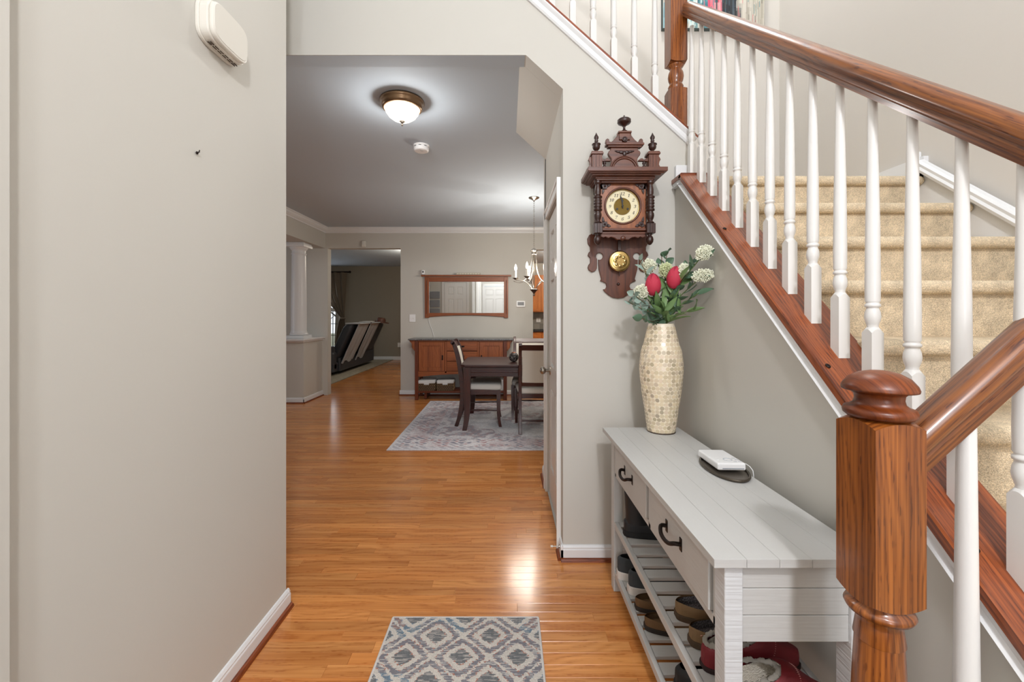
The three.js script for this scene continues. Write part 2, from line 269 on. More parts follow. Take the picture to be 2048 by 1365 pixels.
// closet door in its casing
function sixPanel(w, h, t) {                    // centred on x, base at y 0, front at z 0
  const s = shape(rect(-w / 2, w / 2, 0, h)), st = 0.1, mid = 0.09, pw = (w - 2 * st - mid) / 2, rows = [[0.22, 0.78], [0.95, 1.56], [1.68, h - 0.12]], pan = [];
  for (const [y0, y1] of rows) for (const k of [-1, 1]) {
    const cx = k * (mid + pw) / 2, r = rect(cx - pw / 2, cx + pw / 2, y0, y1); s.holes.push(shape(r));
    const ps = shape(rect(cx - pw / 2 + 0.016, cx + pw / 2 - 0.016, y0 + 0.016, y1 - 0.016));
    const e = new THREE.ExtrudeGeometry(ps, { depth: 0.004, bevelEnabled: true, bevelSize: 0.02, bevelOffset: -0.012, bevelThickness: 0.012, bevelSegments: 1 }); pan.push(uvBox(e, 'y').translate(0, 0, -0.02));
  }
  return { leaf: [ext(s, t, 0.002, 'y').translate(0, 0, -t), box(w - 0.02, h - 0.02, 0.012, 0, h / 2, -t / 2 - 0.004)], panels: pan };
}
{
  const w = DZ[0] - DZ[1] - 0.008, d = sixPanel(w, 2.02, 0.035), put = (g) => g.rotateY(-Math.PI / 2).translate(0.312, 0.01, (DZ[0] + DZ[1]) / 2);
  const door = struct('door_1', merge(d.leaf.map(put)), M.white);
  d.panels.forEach((p) => mesh('panel', put(p), M.white, door));
  const cs = (z0, z1, y0, y1) => rbox(0.018, y1 - y0, Math.abs(z1 - z0), 0.004, 0.291, (y0 + y1) / 2, (z0 + z1) / 2, 'y');
  mesh('casing', [cs(-2.385, -2.455, 0, 2.1), cs(-3.177, -3.24, 0, 2.1), cs(-2.385, -3.24, 2.04, 2.1), rbox(0.026, 2.1, 0.016, 0.004, 0.288, 1.05, -2.39, 'y'), rbox(0.026, 0.016, 0.855, 0.004, 0.288, 2.092, -2.8125), rbox(0.026, 2.1, 0.016, 0.004, 0.288, 1.05, -3.236, 'y')], M.white, door);
  mesh('door_handle', [rod([0.314, 0.918, -3.1], [0.306, 0.918, -3.1], 0.033, 0.03, 20), rod([0.31, 0.918, -3.1], [0.275, 0.918, -3.1], 0.011, 0.012, 14), sphere(0.028, 0.258, 0.918, -3.1, 0.82, 1, 1)], M.nickel, door);
  for (const y of [0.22, 1.02, 1.83]) mesh('hinge', [rod([0.303, y - 0.05, -2.463], [0.303, y + 0.05, -2.463], 0.006), box(0.004, 0.1, 0.035, 0.31, y, -2.478, 'y')], M.nickel, door);
}
{ // a white door on the far side of the closet, and the entrance door; both seen in the dining room mirror
  const d = sixPanel(0.62, 2.02, 0.035), put = (g) => g.rotateY(Math.PI).translate(-1.47, 0.01, -1.945);
  const door = struct('door_2', merge(d.leaf.map(put)), M.white); d.panels.forEach((p) => mesh('panel', put(p), M.white, door));
  mesh('casing', [rbox(0.07, 2.1, 0.02, 0.004, -1.12, 1.05, -1.93, 'y'), rbox(0.07, 2.1, 0.02, 0.004, -1.82, 1.05, -1.93, 'y'), rbox(0.77, 0.07, 0.02, 0.004, -1.47, 2.08, -1.93)], M.white, door);
  mesh('door_handle', [rod([-1.23, 0.95, -1.94], [-1.23, 0.95, -1.99], 0.012), sphere(0.028, -1.23, 0.95, -2.0, 1, 1, 0.8)], M.nickel, door);
  const e = sixPanel(0.9, 2.03, 0.04), pute = (g) => g.rotateY(Math.PI).translate(-0.51, 0.01, 2.62);
  const ent = struct('door_3', merge(e.leaf.map(pute)), M.white); e.panels.forEach((p) => mesh('panel', pute(p), M.white, ent));
  mesh('casing', [rbox(0.08, 2.12, 0.02, 0.004, -0.94, 1.06, 2.59, 'y'), rbox(0.08, 2.12, 0.02, 0.004, -0.02, 1.06, 2.59, 'y'), rbox(1.0, 0.08, 0.02, 0.004, -0.48, 2.1, 2.59)], M.white, ent);
  mesh('door_handle', [rod([-0.87, 0.95, 2.62], [-0.87, 0.95, 2.55], 0.012), sphere(0.028, -0.87, 0.95, 2.54, 1, 1, 0.8)], M.nickel, ent);
  const lab = tag(mesh('wall_organizer', [0, 1, 2].map((k) => rbox(0.28, 0.2, 0.03, 0.01, -2.05, 1.2 + k * 0.24, -1.94)), paint('#8d8f93', 0.9)), 'grey fabric wall pockets hanging beside the white door in the mirror reflection', 'organizer');
}

// ---------------------------------------------------------------- staircase
{
  const st = thing('staircase', 'carpeted staircase rising to a landing behind the white balusters', 'staircase', [0, 0, 0]);
  const RISE = 0.195, RUN = 0.225, prof = (back) => [[0, 0], [0, 0.15], ...[0, 1, 2, 3, 4, 5, 6].map((i) => { const a = -Math.PI / 2 + i * Math.PI / 6; return [0.012 + 0.024 * Math.cos(a), RISE - 0.024 + 0.024 * Math.sin(a)]; }), [-back, RISE], [-back, 0]];
  for (let i = 0; i < 8; i++) {                  // nosing i at depth 2.16 - i * RUN, top at 2.03 - i * RISE
    const d = 2.16 - i * RUN, y = 2.03 - i * RISE, back = i ? RUN + 0.02 : 1.1;
    const g = new THREE.ExtrudeGeometry(shape(prof(back)), { depth: 1.06 - 0.036, bevelEnabled: true, bevelSize: 0.012, bevelOffset: -0.012, bevelThickness: 0.018, bevelSegments: 3 });
    let q = uvBox(g, 'z'); const uv = q.attributes.uv; q = toCreasedNormals(q, 0.7); q.setAttribute('uv', uv);
    q.rotateY(-Math.PI / 2).translate(2.105 - 0.018, y - RISE, -d - 0.012); // profile x becomes world z, extrusion runs to -x
    mesh(i ? 'carpeted_step' : 'landing', q, M.carpet, st);
  }
  const skirtTop = (d) => 0.168 + 0.884 * d;
  mesh('skirt_board', [wallZY([[-0.5, skirtTop(0.5) - 0.4], [-0.5, skirtTop(0.5)], [-2.185, skirtTop(2.185)], [-2.185, 1.7]], 2.105, 0.025), wallZY([[-2.15, 2.0], [-2.15, 2.13], [-3.33, 2.13], [-3.33, 2.0]], 2.105, 0.025), box(1.2, 0.13, 0.02, 1.5, 2.065, -3.32)], M.trim, st);
  const CAPM = [[0, 0], [-0.012, 0], [-0.03, 0.008], [-0.034, 0.02], [-0.028, 0.03], [-0.03, 0.042], [-0.022, 0.052], [0, 0.056]];
  mesh('skirt_moulding', sweep(CAPM, [2.105, skirtTop(2.185) - 0.03, -2.185], [2.105, skirtTop(0.5) - 0.03, -0.5], 0.4), M.trim, st);
  mesh('corner_block', rbox(0.03, 0.12, 0.03, 0.004, 2.1, skirtTop(2.185) + 0.0, -2.185, 'y'), M.trim, st);
  mesh('landing_trim', rbox(0.085, 0.085, 0.03, 0.006, 0.943, 2.085, D1 + 0.012), M.trim, st);
  // lower steps that climb to the right from the front newel, and the flight above the hall
  const low = [], up = [];
  for (let k = 0; k < 3; k++) low.push(box(1.36 - k * 0.23, 0.2, 0.9, 1.43 + k * 0.115, 0.1 + k * 0.2, -0.18, 'z'));
  mesh('lower_steps', low, M.carpet, st);
  for (let k = 0; k < 9; k++) up.push(box(0.26, 0.07, 0.88, 0.84 - k * 0.226, 2.23 + k * 0.205, -2.87, 'z'));
  mesh('upper_steps', up, M.carpet, st);
}
// ---------------------------------------------------------------- railings
const RAILP = (() => { const h = [[0.019, 0], [0.019, 0.012], [0.026, 0.017], [0.0265, 0.024], [0.024, 0.028], [0.0305, 0.036], [0.0315, 0.046], [0.027, 0.058], [0.016, 0.066], [0.006, 0.0685]]; return [...h, ...h.slice().reverse().map(([x, y]) => [-x, y])]; })();
function squareToRound(w, y0, yTop, r0, slope) {   // a square block whose top is turned to a cone: each side ends in a pointed arch
  const N = 32, c = w / 2, pos = [], P = (i, k) => { const a = (i / N) * 6.2832 + 0.7854, q = c / Math.max(Math.abs(Math.cos(a)), Math.abs(Math.sin(a))); return k === 2 ? [Math.cos(a) * r0, yTop, Math.sin(a) * r0] : [Math.cos(a) * q, k ? yTop - (q - r0) * slope : y0, Math.sin(a) * q]; };
  for (let i = 0; i < N; i++) for (let k = 0; k < 2; k++) { const A = P(i, k), B = P(i + 1, k), C = P(i + 1, k + 1), D = P(i, k + 1); for (const v of [A, C, B, A, D, C]) pos.push(...v); }
  const g = new THREE.BufferGeometry(); g.setAttribute('position', new THREE.Float32BufferAttribute(pos, 3)); g.computeVertexNormals(); return toCreasedNormals(uvBox(g, 'y'), 0.5);
}
function balusterGeo(H, dip = 0.03, w = 0.032) {
  const b = 0.168;
  return merge([squareToRound(w, -dip, b + 0.008, 0.0125, 1.5), lathe([[0.0128, b + 0.006], [0.0122, b + 0.012], [0.0135, b + 0.017], [0.0165, b + 0.026], [0.0178, b + 0.036], [0.0165, b + 0.048], [0.0138, b + 0.056], [0.0132, b + 0.06], [0.0166, b + 0.062], [0.0174, b + 0.0655], [0.0166, b + 0.069], [0.0142, b + 0.071], [0.014, b + 0.074], [0.0164, b + 0.077], [0.0168, b + 0.12], [0.0155, b + 0.28], [0.0125, H - 0.18], [0.0102, H]], 22)]);
}
function newelBlock(w, y0, y1, arch, archB) {
  const g = new THREE.BoxGeometry(w, y1 - y0, w, 10, 6, 10).translate(0, (y0 + y1) / 2, 0), p = g.attributes.position;
  for (let i = 0; i < p.count; i++) { const q = (v) => 1 - (2 * v / w) ** 2, k = q(p.getX(i)) + q(p.getZ(i)); if (p.getY(i) > y1 - 1e-5) p.setY(i, y1 + arch * k); if (p.getY(i) < y0 + 1e-5) p.setY(i, y0 - archB * k); }
  g.computeVertexNormals(); return toCreasedNormals(uvBox(g, 'y', [R(), R()]), 0.5);
}
{ // first flight: on the knee wall
  const r = thing('stair_railing', 'oak stair railing with white turned balusters climbing the half wall', 'railing', [0, 0, 0]);
  const capTop = (d) => 0.118 + 0.884 * d, A = [0.97, capTop(0.66), -0.66], B = [0.97, capTop(2.19), -2.19], E = [0.97, capTop(2.19), -2.296];
  const CAPP = [[-0.084, -0.024], [0.084, -0.024], [0.084, -0.004], [0.08, 0], [-0.08, 0], [-0.084, -0.004]], WM = [[-0.084, -0.054], [-0.064, -0.054], [-0.064, -0.024], [-0.078, -0.024], [-0.078, -0.034], [-0.074, -0.044]];
  mesh('base_rail', [sweep(CAPP, B, A, 0.3), sweep(CAPP, E, [0.97, capTop(2.19), -2.178], 0.3)], M.oakRed, r);
  mesh('white_moulding', [sweep(WM, B, A, 0.3), sweep(WM.map(([x, y]) => [x, y + 0.004]), E, B, 0.3)], M.trim, r);
  const railY = (d) => 0.906 + 0.884 * d;
  mesh('handrail', sweep(RAILP, [0.97, railY(2.31), -2.31], [0.97, railY(0.2), -0.2], 0.7), M.oakRail, r);
  const proto = balusterGeo(0.79);
  for (let i = 0; i < 14; i++) { const d = 2.236 - i * 0.1107, b = mesh('baluster', proto, M.white, r); b.position.set(0.97, Math.min(capTop(d), capTop(2.19)), -d); }
  for (const [x, d] of [[0.955, 2.262], [0.905, 1.77], [0.905, 1.2], [1.02, 1.2], [0.925, 0.84], [1.03, 1.77]]) { const p = mesh('plug', sphere(0.007, 0, 0, 0, 1, 0.5, 1.2, 12, 8), M.iron, r); p.position.set(x, Math.min(capTop(d), capTop(2.19)) + 0.002, -d); p.rotation.x = d > 2.19 ? 0 : 0.72; }
}
{ // second flight: above the hall opening
  const r = thing('stair_railing', 'upper oak railing with white balusters and square newel above the wall clock', 'railing', [0, 0, 0]);
  const line = (x) => 2.235 + 0.904 * (0.985 - x);   // lower edge of the white skirt
  const z = D1 - 0.055, dir = (x, dy) => [x, line(x) + dy, z];
  mesh('skirt_moulding', sweep([[0.055, -0.002], [0.066, -0.002], [0.072, 0.006], [0.068, 0.012], [0.066, 0.03], [0.074, 0.036], [0.08, 0.044], [0.08, 0.05], [0.055, 0.05]], [0.985, line(0.985), z], [-1.4, line(-1.4), z], 0.3), M.trim, r);
  mesh('base_rail', sweep([[-0.084, 0.048], [0.07, 0.048], [0.07, 0.066], [0.066, 0.07], [-0.08, 0.07], [-0.084, 0.066]], dir(0.985, 0), dir(-1.4, 0), 0.3), M.oakRed, r);
  mesh('handrail', sweep(RAILP, dir(0.9, 0.92), dir(-1.4, 0.92), 0.7), M.oak, r);
  const proto = balusterGeo(0.8);
  for (let i = 0; i < 13; i++) { const x = 0.815 - i * 0.1137, b = mesh('baluster', proto, M.white, r); b.position.set(x, line(x) + 0.088, z); }
  const nw = mesh('newel_post', [newelBlock(0.091, 2.22, 2.56, 0.006, 0), lathe([[0.03, 2.555], [0.037, 2.572], [0.041, 2.585], [0.036, 2.596], [0.031, 2.604], [0.038, 2.618], [0.042, 2.64], [0.039, 2.662], [0.031, 2.68], [0.03, 2.688], [0.04, 2.696], [0.041, 2.704], [0.032, 2.712], [0.034, 2.73]], 28), newelBlock(0.091, 2.715, 3.25, 0.01, 0.008)], M.oak, r);
  nw.position.set(0.932, 0, D1 - 0.055);
}
{ // third: the start of the stairs, front right
  const r = thing('stair_railing', 'front oak newel post with mushroom cap and handrail rising to the upper right', 'railing', [0, 0, 0]);
  const X = 0.6855, Z = -0.7845;
  const nw = mesh('newel_post', [newelBlock(0.089, 0.812, 1.122, 0.011, 0.01), lathe([[0.03, 0.72], [0.0385, 0.73], [0.0345, 0.76], [0.034, 0.775], [0.049, 0.779], [0.0525, 0.786], [0.049, 0.793], [0.04, 0.797], [0.039, 0.806]], 36), lathe([[0.05, 0.02], [0.047, 0.35], [0.043, 0.55], [0.0395, 0.66], [0.0345, 0.76]], 36), rbox(0.089, 0.14, 0.089, 0.003, 0, 0.07, 0, 'y')], M.oak, r);
  nw.position.set(X, 0, Z);
  const planar = (g) => { const q = g.attributes.position; for (let i = 0; i < q.count; i++) g.attributes.uv.setXY(i, q.getZ(i) * 0.9 + q.getY(i) * 0.5, q.getX(i) + 0.3 * q.getY(i)); return g; };
  const cap = mesh('mushroom_cap', planar(lathe([[0.001, 1.136], [0.048, 1.137], [0.0535, 1.142], [0.0545, 1.148], [0.052, 1.154], [0.044, 1.157], [0.038, 1.162], [0.036, 1.17], [0.037, 1.178], [0.042, 1.183], [0.0555, 1.186], [0.0565, 1.19], [0.054, 1.197], [0.045, 1.209], [0.03, 1.218], [0.014, 1.222], [0.0005, 1.223]], 64)), M.oakDark, nw);
  const y0 = 1.018, sl = 0.9, u = (x) => y0 + sl * (x - 0.73);
  mesh('handrail', sweep(RAILP.map(([x, y]) => [x * 1.03, y * 1.04]), [0.72, u(0.72), Z], [2.0, u(2.0), Z], 0.7), M.oakRail, r);
  const bg = lathe([[0.03, 0.0], [0.024, 0.04], [0.0235, 0.2], [0.0185, 0.55], [0.0155, 0.9], [0.0135, 1.2]], 24);
  for (const x of [0.847, 1.08, 1.3, 1.52]) { const b = mesh('baluster', bg, M.white, r); const foot = x < 0.95 ? 0.2 : x < 1.2 ? 0.4 : 0.6; const h = u(x) + 0.01 - foot; b.position.set(x, foot, Z); b.scale.y = h / 1.2; }
  // the first tread these balusters stand on
  mesh('tread', [rbox(0.24, 0.03, 0.14, 0.008, 0.85, 0.2, Z), box(0.2, 0.185, 0.1, 0.86, 0.0925, Z), box(0.22, 0.39, 0.1, 1.08, 0.195, Z), box(0.44, 0.59, 0.1, 1.42, 0.295, Z)], M.oak, r);
}

// ---------------------------------------------------------------- shoe bench
const BT = 0.763;                                  // top of the bench
{
  const x0 = 0.474, x1 = 0.851, z0 = -2.12, z1 = -0.975, th = 0.02, y1 = BT - th;
  const t = thing('shoe_bench', 'pale grey painted shoe bench with two drawers and two slatted shelves', 'bench', [(x0 + x1) / 2, 0, (z0 + z1) / 2]);
  const L = (g) => g.translate(-(x0 + x1) / 2, 0, -(z0 + z1) / 2), bw = (x1 - x0) / 5;
  for (let i = 0; i < 5; i++) mesh('top_board', L(rbox(bw - 0.0005, th, z1 - z0, 0.0009, x0 + bw * (i + 0.5), BT - th / 2, (z0 + z1) / 2, 'z')), M.bench, t);
  const lx0 = 0.508, lx1 = 0.848, lz1 = -0.997, lz0 = -2.078, lw = 0.043;
  for (const x of [lx0 + lw / 2, lx1 - lw / 2]) for (const z of [lz1 - lw / 2, lz0 + lw / 2]) mesh('leg', L(rbox(lw, y1, lw * 1.15, 0.003, x, y1 / 2, z, z > -1.5 ? 'x' : 'y')), z > -1.5 ? M.benchRough : M.bench, t);
  const yb = 0.552, fh = y1 - yb;
  for (const z of [lz1 - 0.014, lz0 + 0.014]) for (let i = 0; i < 3; i++) mesh('end_board', L(rbox(lx1 - lx0 - 2 * lw, fh / 3 - 0.0012, 0.018, 0.002, (lx0 + lx1) / 2, yb + fh * (i + 0.5) / 3, z)), M.bench, t);
  mesh('back_panel', L(box(0.014, fh, lz1 - lz0 - 0.09, lx1 - 0.02, yb + fh / 2, (lz0 + lz1) / 2, 'z')), M.bench, t);
  const mid = (lz0 + lz1) / 2;
  mesh('front_frame', [L(rbox(0.02, 0.018, lz1 - lz0 - 0.09, 0.002, lx0 + 0.016, y1 - 0.009, mid, 'z')), L(rbox(0.02, 0.024, lz1 - lz0 - 0.09, 0.002, lx0 + 0.016, yb + 0.012, mid, 'z')), L(rbox(0.02, fh, 0.022, 0.002, lx0 + 0.016, yb + fh / 2, mid, 'y')), L(rbox(0.02, fh, 0.02, 0.002, lx0 + 0.016, yb + fh / 2, lz1 - 0.056, 'y')), L(rbox(0.02, fh, 0.02, 0.002, lx0 + 0.016, yb + fh / 2, lz0 + 0.056, 'y')), L(box(0.3, 0.01, lz1 - lz0 - 0.1, 0.68, yb + 0.006, mid))], M.bench, t);
  for (const k of [-1, 1]) {
    const len = (lz1 - lz0) / 2 - 0.085, cz = mid + k * (len / 2 + 0.014);
    const dr = mesh('drawer', L(rbox(0.02, fh - 0.05, len - 0.006, 0.003, lx0 + 0.008, yb + 0.024 + (fh - 0.045) / 2, cz, 'z')), M.bench, t);
    const hy = yb + 0.098, xh = lx0 - 0.002;
    mesh('handle', [L(tube([[xh, hy + 0.004, cz - 0.055], [xh - 0.018, hy + 0.006, cz - 0.054], [xh - 0.027, hy - 0.004, cz - 0.034], [xh - 0.03, hy - 0.008, cz], [xh - 0.027, hy - 0.004, cz + 0.034], [xh - 0.018, hy + 0.006, cz + 0.054], [xh, hy + 0.004, cz + 0.055]], 0.0062, 30, 10)), ...[-1, 1].map((s) => L(rbox(0.006, 0.04, 0.018, 0.0028, xh + 0.001, hy + 0.004, cz + s * 0.055)))], M.iron, dr);
  }
  for (const [sy, nm] of [[0.335, 'upper'], [0.1, 'lower']]) {
    for (const x of [lx0 + 0.012, lx1 - 0.012]) mesh('shelf_rail', L(rbox(0.018, 0.03, lz1 - lz0 - 0.08, 0.002, x, sy - 0.015, mid, 'z')), M.bench, t);
    for (let z = lz1 - 0.09; z > lz0 + 0.05; z -= 0.0775) mesh('shelf_slat', L(rbox(lx1 - lx0 - 0.045, 0.014, 0.052, 0.002, (lx0 + lx1) / 2, sy - 0.009, z)), M.bench, t);
    for (const z of [lz1 - 0.03, lz0 + 0.03]) mesh('shelf_end', L(rbox(lx1 - lx0 - 0.08, 0.03, 0.016, 0.002, (lx0 + lx1) / 2, sy - 0.017, z)), M.bench, t);
  }
}
// ---------------------------------------------------------------- vase of shell discs and its flowers
const VX = 0.741, VZ = -2.05;
{
  const t = thing('vase', 'tall oval vase covered in cream capiz shell discs, on the bench end', 'vase', [VX, BT, VZ]);
  const prof = [[0.0005, 0.002], [0.056, 0.0], [0.0645, 0.006], [0.0675, 0.03], [0.078, 0.11], [0.091, 0.2], [0.0985, 0.27], [0.0995, 0.32], [0.0925, 0.385], [0.0795, 0.43], [0.0705, 0.47], [0.0595, 0.513], [0.0575, 0.52], [0.0545, 0.52], [0.0545, 0.505], [0.065, 0.46]];
  const cv = spline(prof.slice(2, 12), 60), r = (y) => { for (let i = 1; i < cv.length; i++) if (cv[i][1] >= y) { const [ra, ya] = cv[i - 1], [rb, yb] = cv[i]; return lerp(ra, rb, (y - ya) / (yb - ya || 1)); } return 0.07; };
  mesh('vase_body', lathe([prof[0], prof[1], ...cv, ...prof.slice(12)], 56), std({ color: '#ecdfc8', roughness: 0.35 }), t);
  const G = [], C = []; const disc = new THREE.CylinderGeometry(0.0094, 0.0100, 0.0014, 14).toNonIndexed();
  for (let k = 0; k < 27; k++) { const y = 0.014 + k * 0.0186, n = Math.round(6.2832 * r(y) / 0.0198), ph = R() * 0.5 + (k % 2) * 0.5; for (let i = 0; i < n; i++) {
    const a = (i + ph) / n * 6.2832 + rr(-0.012, 0.012), rad = r(y), sl = (r(Math.min(0.519, y + 0.01)) - r(Math.max(0.006, y - 0.01))) / 0.02;
    const nrm = new THREE.Vector3(Math.cos(a), -sl, Math.sin(a)).normalize(), g = disc.clone().scale(rr(0.88, 1.02), 1, rr(0.88, 1.02)).applyQuaternion(new THREE.Quaternion().setFromUnitVectors(new THREE.Vector3(0, 1, 0), nrm)).translate(Math.cos(a) * rad, y, Math.sin(a) * rad);
    const q = R(), v = q < 0.22 ? rr(0.55, 0.75) : rr(0.8, 1.08), col = [v, v * rr(0.92, 0.95), v * rr(0.78, 0.87)], c = new Float32Array(g.attributes.position.count * 3); for (let j = 0; j < c.length; j += 3) c.set(col, j);
    g.setAttribute('color', new THREE.BufferAttribute(c, 3)); G.push(g); } }
  const d = mesh('shell_discs', mergeGeometries(G), phys({ color: '#e2d6c2', roughness: 0.25, vertexColors: true, clearcoat: 0.4, clearcoatRoughness: 0.2 }), t); d.userData.kind = 'stuff';
  mesh('base_ring', lathe([[0.055, -0.0], [0.0655, 0.0], [0.0665, 0.004], [0.06, 0.005]], 40), paint('#4a3a2c', 0.6), t);
}
{
  const Y0 = BT + 0.5, leafMat = std({ color: '#6c8a55', roughness: 0.5, side: THREE.DoubleSide }), euMat = std({ color: '#93a89c', roughness: 0.6, side: THREE.DoubleSide }), darkMat = std({ color: '#58755c', roughness: 0.5, side: THREE.DoubleSide }), stemMat = paint('#5f7440', 0.6), brownStem = paint('#6b5a3c', 0.7);
  function leafGeo(L, W, curl, cup, tip = 1) {     // along +y, face +z
    const nu = 8, nv = 4, g = new THREE.PlaneGeometry(1, 1, nv, nu), p = g.attributes.position;
    for (let i = 0; i < p.count; i++) { const s = p.getX(i) * 2, t = p.getY(i) + 0.5, w = W / 2 * Math.pow(Math.sin(Math.PI * Math.pow(clamp(t * 0.97 + 0.015), 0.75 * tip)), 0.8); p.setXYZ(i, s * w, L * t * (1 - 0.1 * curl * t), cup * s * s * W - curl * L * t * t * 0.45); }
    g.computeVertexNormals(); return g;
  }
  const leaf = { long: leafGeo(0.105, 0.03, 0.5, 0.14), mid: leafGeo(0.07, 0.03, 0.4, 0.12), round: leafGeo(0.042, 0.036, 0.3, 0.1, 0.9), small: leafGeo(0.05, 0.022, 0.35, 0.1) };
  const put = (o, at, dir, roll) => { const d = new THREE.Vector3(...dir).normalize(); o.quaternion.setFromUnitVectors(new THREE.Vector3(0, 1, 0), d).multiply(new THREE.Quaternion().setFromAxisAngle(new THREE.Vector3(0, 1, 0), roll)); o.position.set(...at); };
  // a stem from inside the vase neck to the tip; all in world coordinates relative to the vase
  function stemOf(name, label, category, tip, bend, thick, mat, group) {
    const a = R() * 6.28, b0 = [0.022 * Math.cos(a), -0.30, 0.022 * Math.sin(a)], m = [tip[0] * 0.35 + bend[0], tip[1] * 0.5, tip[2] * 0.35 + bend[1]];
    const neck = [clamp(m[0] * 0.3, -0.045, 0.045), 0.0, clamp(m[2] * 0.3, -0.045, 0.045)];
    const t = thing(name, label, category, [VX, Y0, VZ], 0, group), c = new THREE.CatmullRomCurve3([b0, neck, m, tip].map((p) => new THREE.Vector3(...p)));
    mesh('stem', new THREE.TubeGeometry(c, 26, thick, 6).toNonIndexed(), mat, t); t.userData.curve = undefined; delete t.userData.curve; return [t, c];
  }
  function leaves(t, c, kind, mat, n, from, to, spread, size = 1, group) {
    for (let i = 0; i < n; i++) {
      const u = lerp(from, to, n > 1 ? i / (n - 1) : 1), p = c.getPoint(u), tg = c.getTangent(u), a = i * 2.4 + R() * 0.8, side = new THREE.Vector3(Math.cos(a), 0.15, Math.sin(a)), d = tg.clone().multiplyScalar(1 - spread).addScaledVector(side, spread);
      const l = mesh('leaf', leaf[kind], mat, t); put(l, p.toArray(), d.toArray(), R() * 6.28); const s = size * rr(0.8, 1.15); l.scale.set(s, s, s);
    }
  }
  // two red protea buds; tips measured from the vase mouth
  const eggR = (t) => 0.0345 * Math.pow(Math.sin(Math.PI * Math.pow(clamp(t, 0.01, 0.992), 0.88)), 0.52), bud = std({ color: '#bb2f47', roughness: 0.7, side: THREE.DoubleSide }), budCore = std({ color: '#9c2138', roughness: 0.8 });
  function petalGeo(H, t0, t1, wide, lift) {      // a scale of the closed bud, lying on it
    const nu = 10, nv = 6, g = new THREE.PlaneGeometry(1, 1, nv, nu), p = g.attributes.position;
    for (let i = 0; i < p.count; i++) { const v = p.getY(i) + 0.5, s = p.getX(i) * 2, t = lerp(t0, t1, v), w = wide * Math.pow(Math.max(0, 1 - Math.pow(v, 3.2)), 0.6), a = s * w, r = eggR(t) + lift * (0.4 + 0.6 * v) * (1 - 0.5 * s * s); p.setXYZ(i, Math.sin(a) * r, H * t, Math.cos(a) * r); }
    g.computeVertexNormals(); return g;
  }
  const petalA = petalGeo(0.108, 0.02, 0.72, 0.85, 0.003), petalB = petalGeo(0.108, 0.1, 0.97, 0.8, 0.0015);
  for (const [tip, label, lean] of [[[-0.058, 0.15, 0.06], 'lower of the two crimson protea buds, at the front of the vase', [-0.06, 0.1]], [[0.028, 0.182, 0.075], 'higher of the two crimson protea buds, half covered by a green leaf', [0.12, 0.08]]]) {
    const [t, c] = stemOf('protea_stem', label, 'flower', tip, [0, 0.012], 0.0035, stemMat);
    const h = new THREE.Group(); h.name = 'protea_bud'; t.add(h); h.position.set(...tip); h.rotation.set(lean[1], 0, -lean[0]);
    mesh('bud_core', lathe(Array.from({ length: 16 }, (_, i) => [Math.max(0.0005, eggR(i / 15) * 0.96 * (i === 0 || i === 15 ? 0.01 : 1)), 0.108 * i / 15]), 24), budCore, h);
    for (let i = 0; i < 5; i++) { const p = mesh('petal', petalB, bud, h); p.rotation.y = i * 1.2566; }
    for (let i = 0; i < 4; i++) { const p = mesh('petal', petalA, bud, h); p.rotation.y = 0.5 + i * 1.5708; }
    leaves(t, c, 'long', leafMat, 6, 0.55, 0.93, 0.5, 0.85);
  }
  // white blossom heads
  const fl = std({ color: '#f1f2dc', roughness: 0.7, side: THREE.DoubleSide }), flg = std({ color: '#dfe6b8', roughness: 0.7, side: THREE.DoubleSide });
  function cluster(rad, len, dir) {
    const gs = [], d = new THREE.Vector3(...dir).normalize(), q = new THREE.Quaternion().setFromUnitVectors(new THREE.Vector3(0, 1, 0), d), base = new THREE.IcosahedronGeometry(0.0029, 0);
    for (let i = 0; i < 330; i++) { const t = (i + 0.5) / 330, a = i * 2.39996, y = (t - 0.5) * 2, rr0 = rad * Math.sqrt(Math.max(0.02, 1 - y * y)), n = new THREE.Vector3(Math.cos(a) * Math.sqrt(1 - y * y), y, Math.sin(a) * Math.sqrt(1 - y * y)).normalize(); const k = rr(0.66, 1.12);
      const f = base.clone().scale(rr(0.7, 1.2), rr(0.7, 1.2), rr(1, 2.4)).applyQuaternion(new THREE.Quaternion().setFromUnitVectors(new THREE.Vector3(0, 0, 1), n.clone().add(new THREE.Vector3(rr(-.5, .5), rr(-.5, .5), rr(-.5, .5))).normalize())).translate(n.x * rad * k, y * len * k, n.z * rad * k); gs.push(f);
      if (i % 3 === 0) gs.push(rod([0, y * len * 0.3, 0], [n.x * rad * k, y * len * k, n.z * rad * k], 0.0008, 0.0008, 4).toNonIndexed()); }
    return merge(gs).applyQuaternion(q);
  }
  const heads = [ // tip, radius, half length, direction, label
    [[-0.066, 0.295, 0.02], 0.032, 0.032, [-0.3, 1, 0.1], 'white blossom head in front of the clock bottom, beside the brass pendulum'],
    [[0.012, 0.275, 0.03], 0.031, 0.035, [0.1, 1, 0.3], 'white blossom head at the middle of the bouquet, above both protea buds'],
    [[-0.11, 0.172, 0.05], 0.032, 0.030, [-0.6, 1, 0.2], 'lowest white blossom head, on the side of the bouquet towards the hallway'],
    [[0.109, 0.33, 0.215], 0.028, 0.036, [0.9, 0.6, 0], 'highest white blossom head, reaching out towards the half wall'],
    [[0.117, 0.235, 0.185], 0.026, 0.044, [1, 0.12, 0], 'long white blossom head sticking out sideways at the stair wall'],
    [[0.062, 0.268, 0.11], 0.022, 0.028, [0.4, 1, 0], 'small white blossom head tucked behind the higher protea bud']];
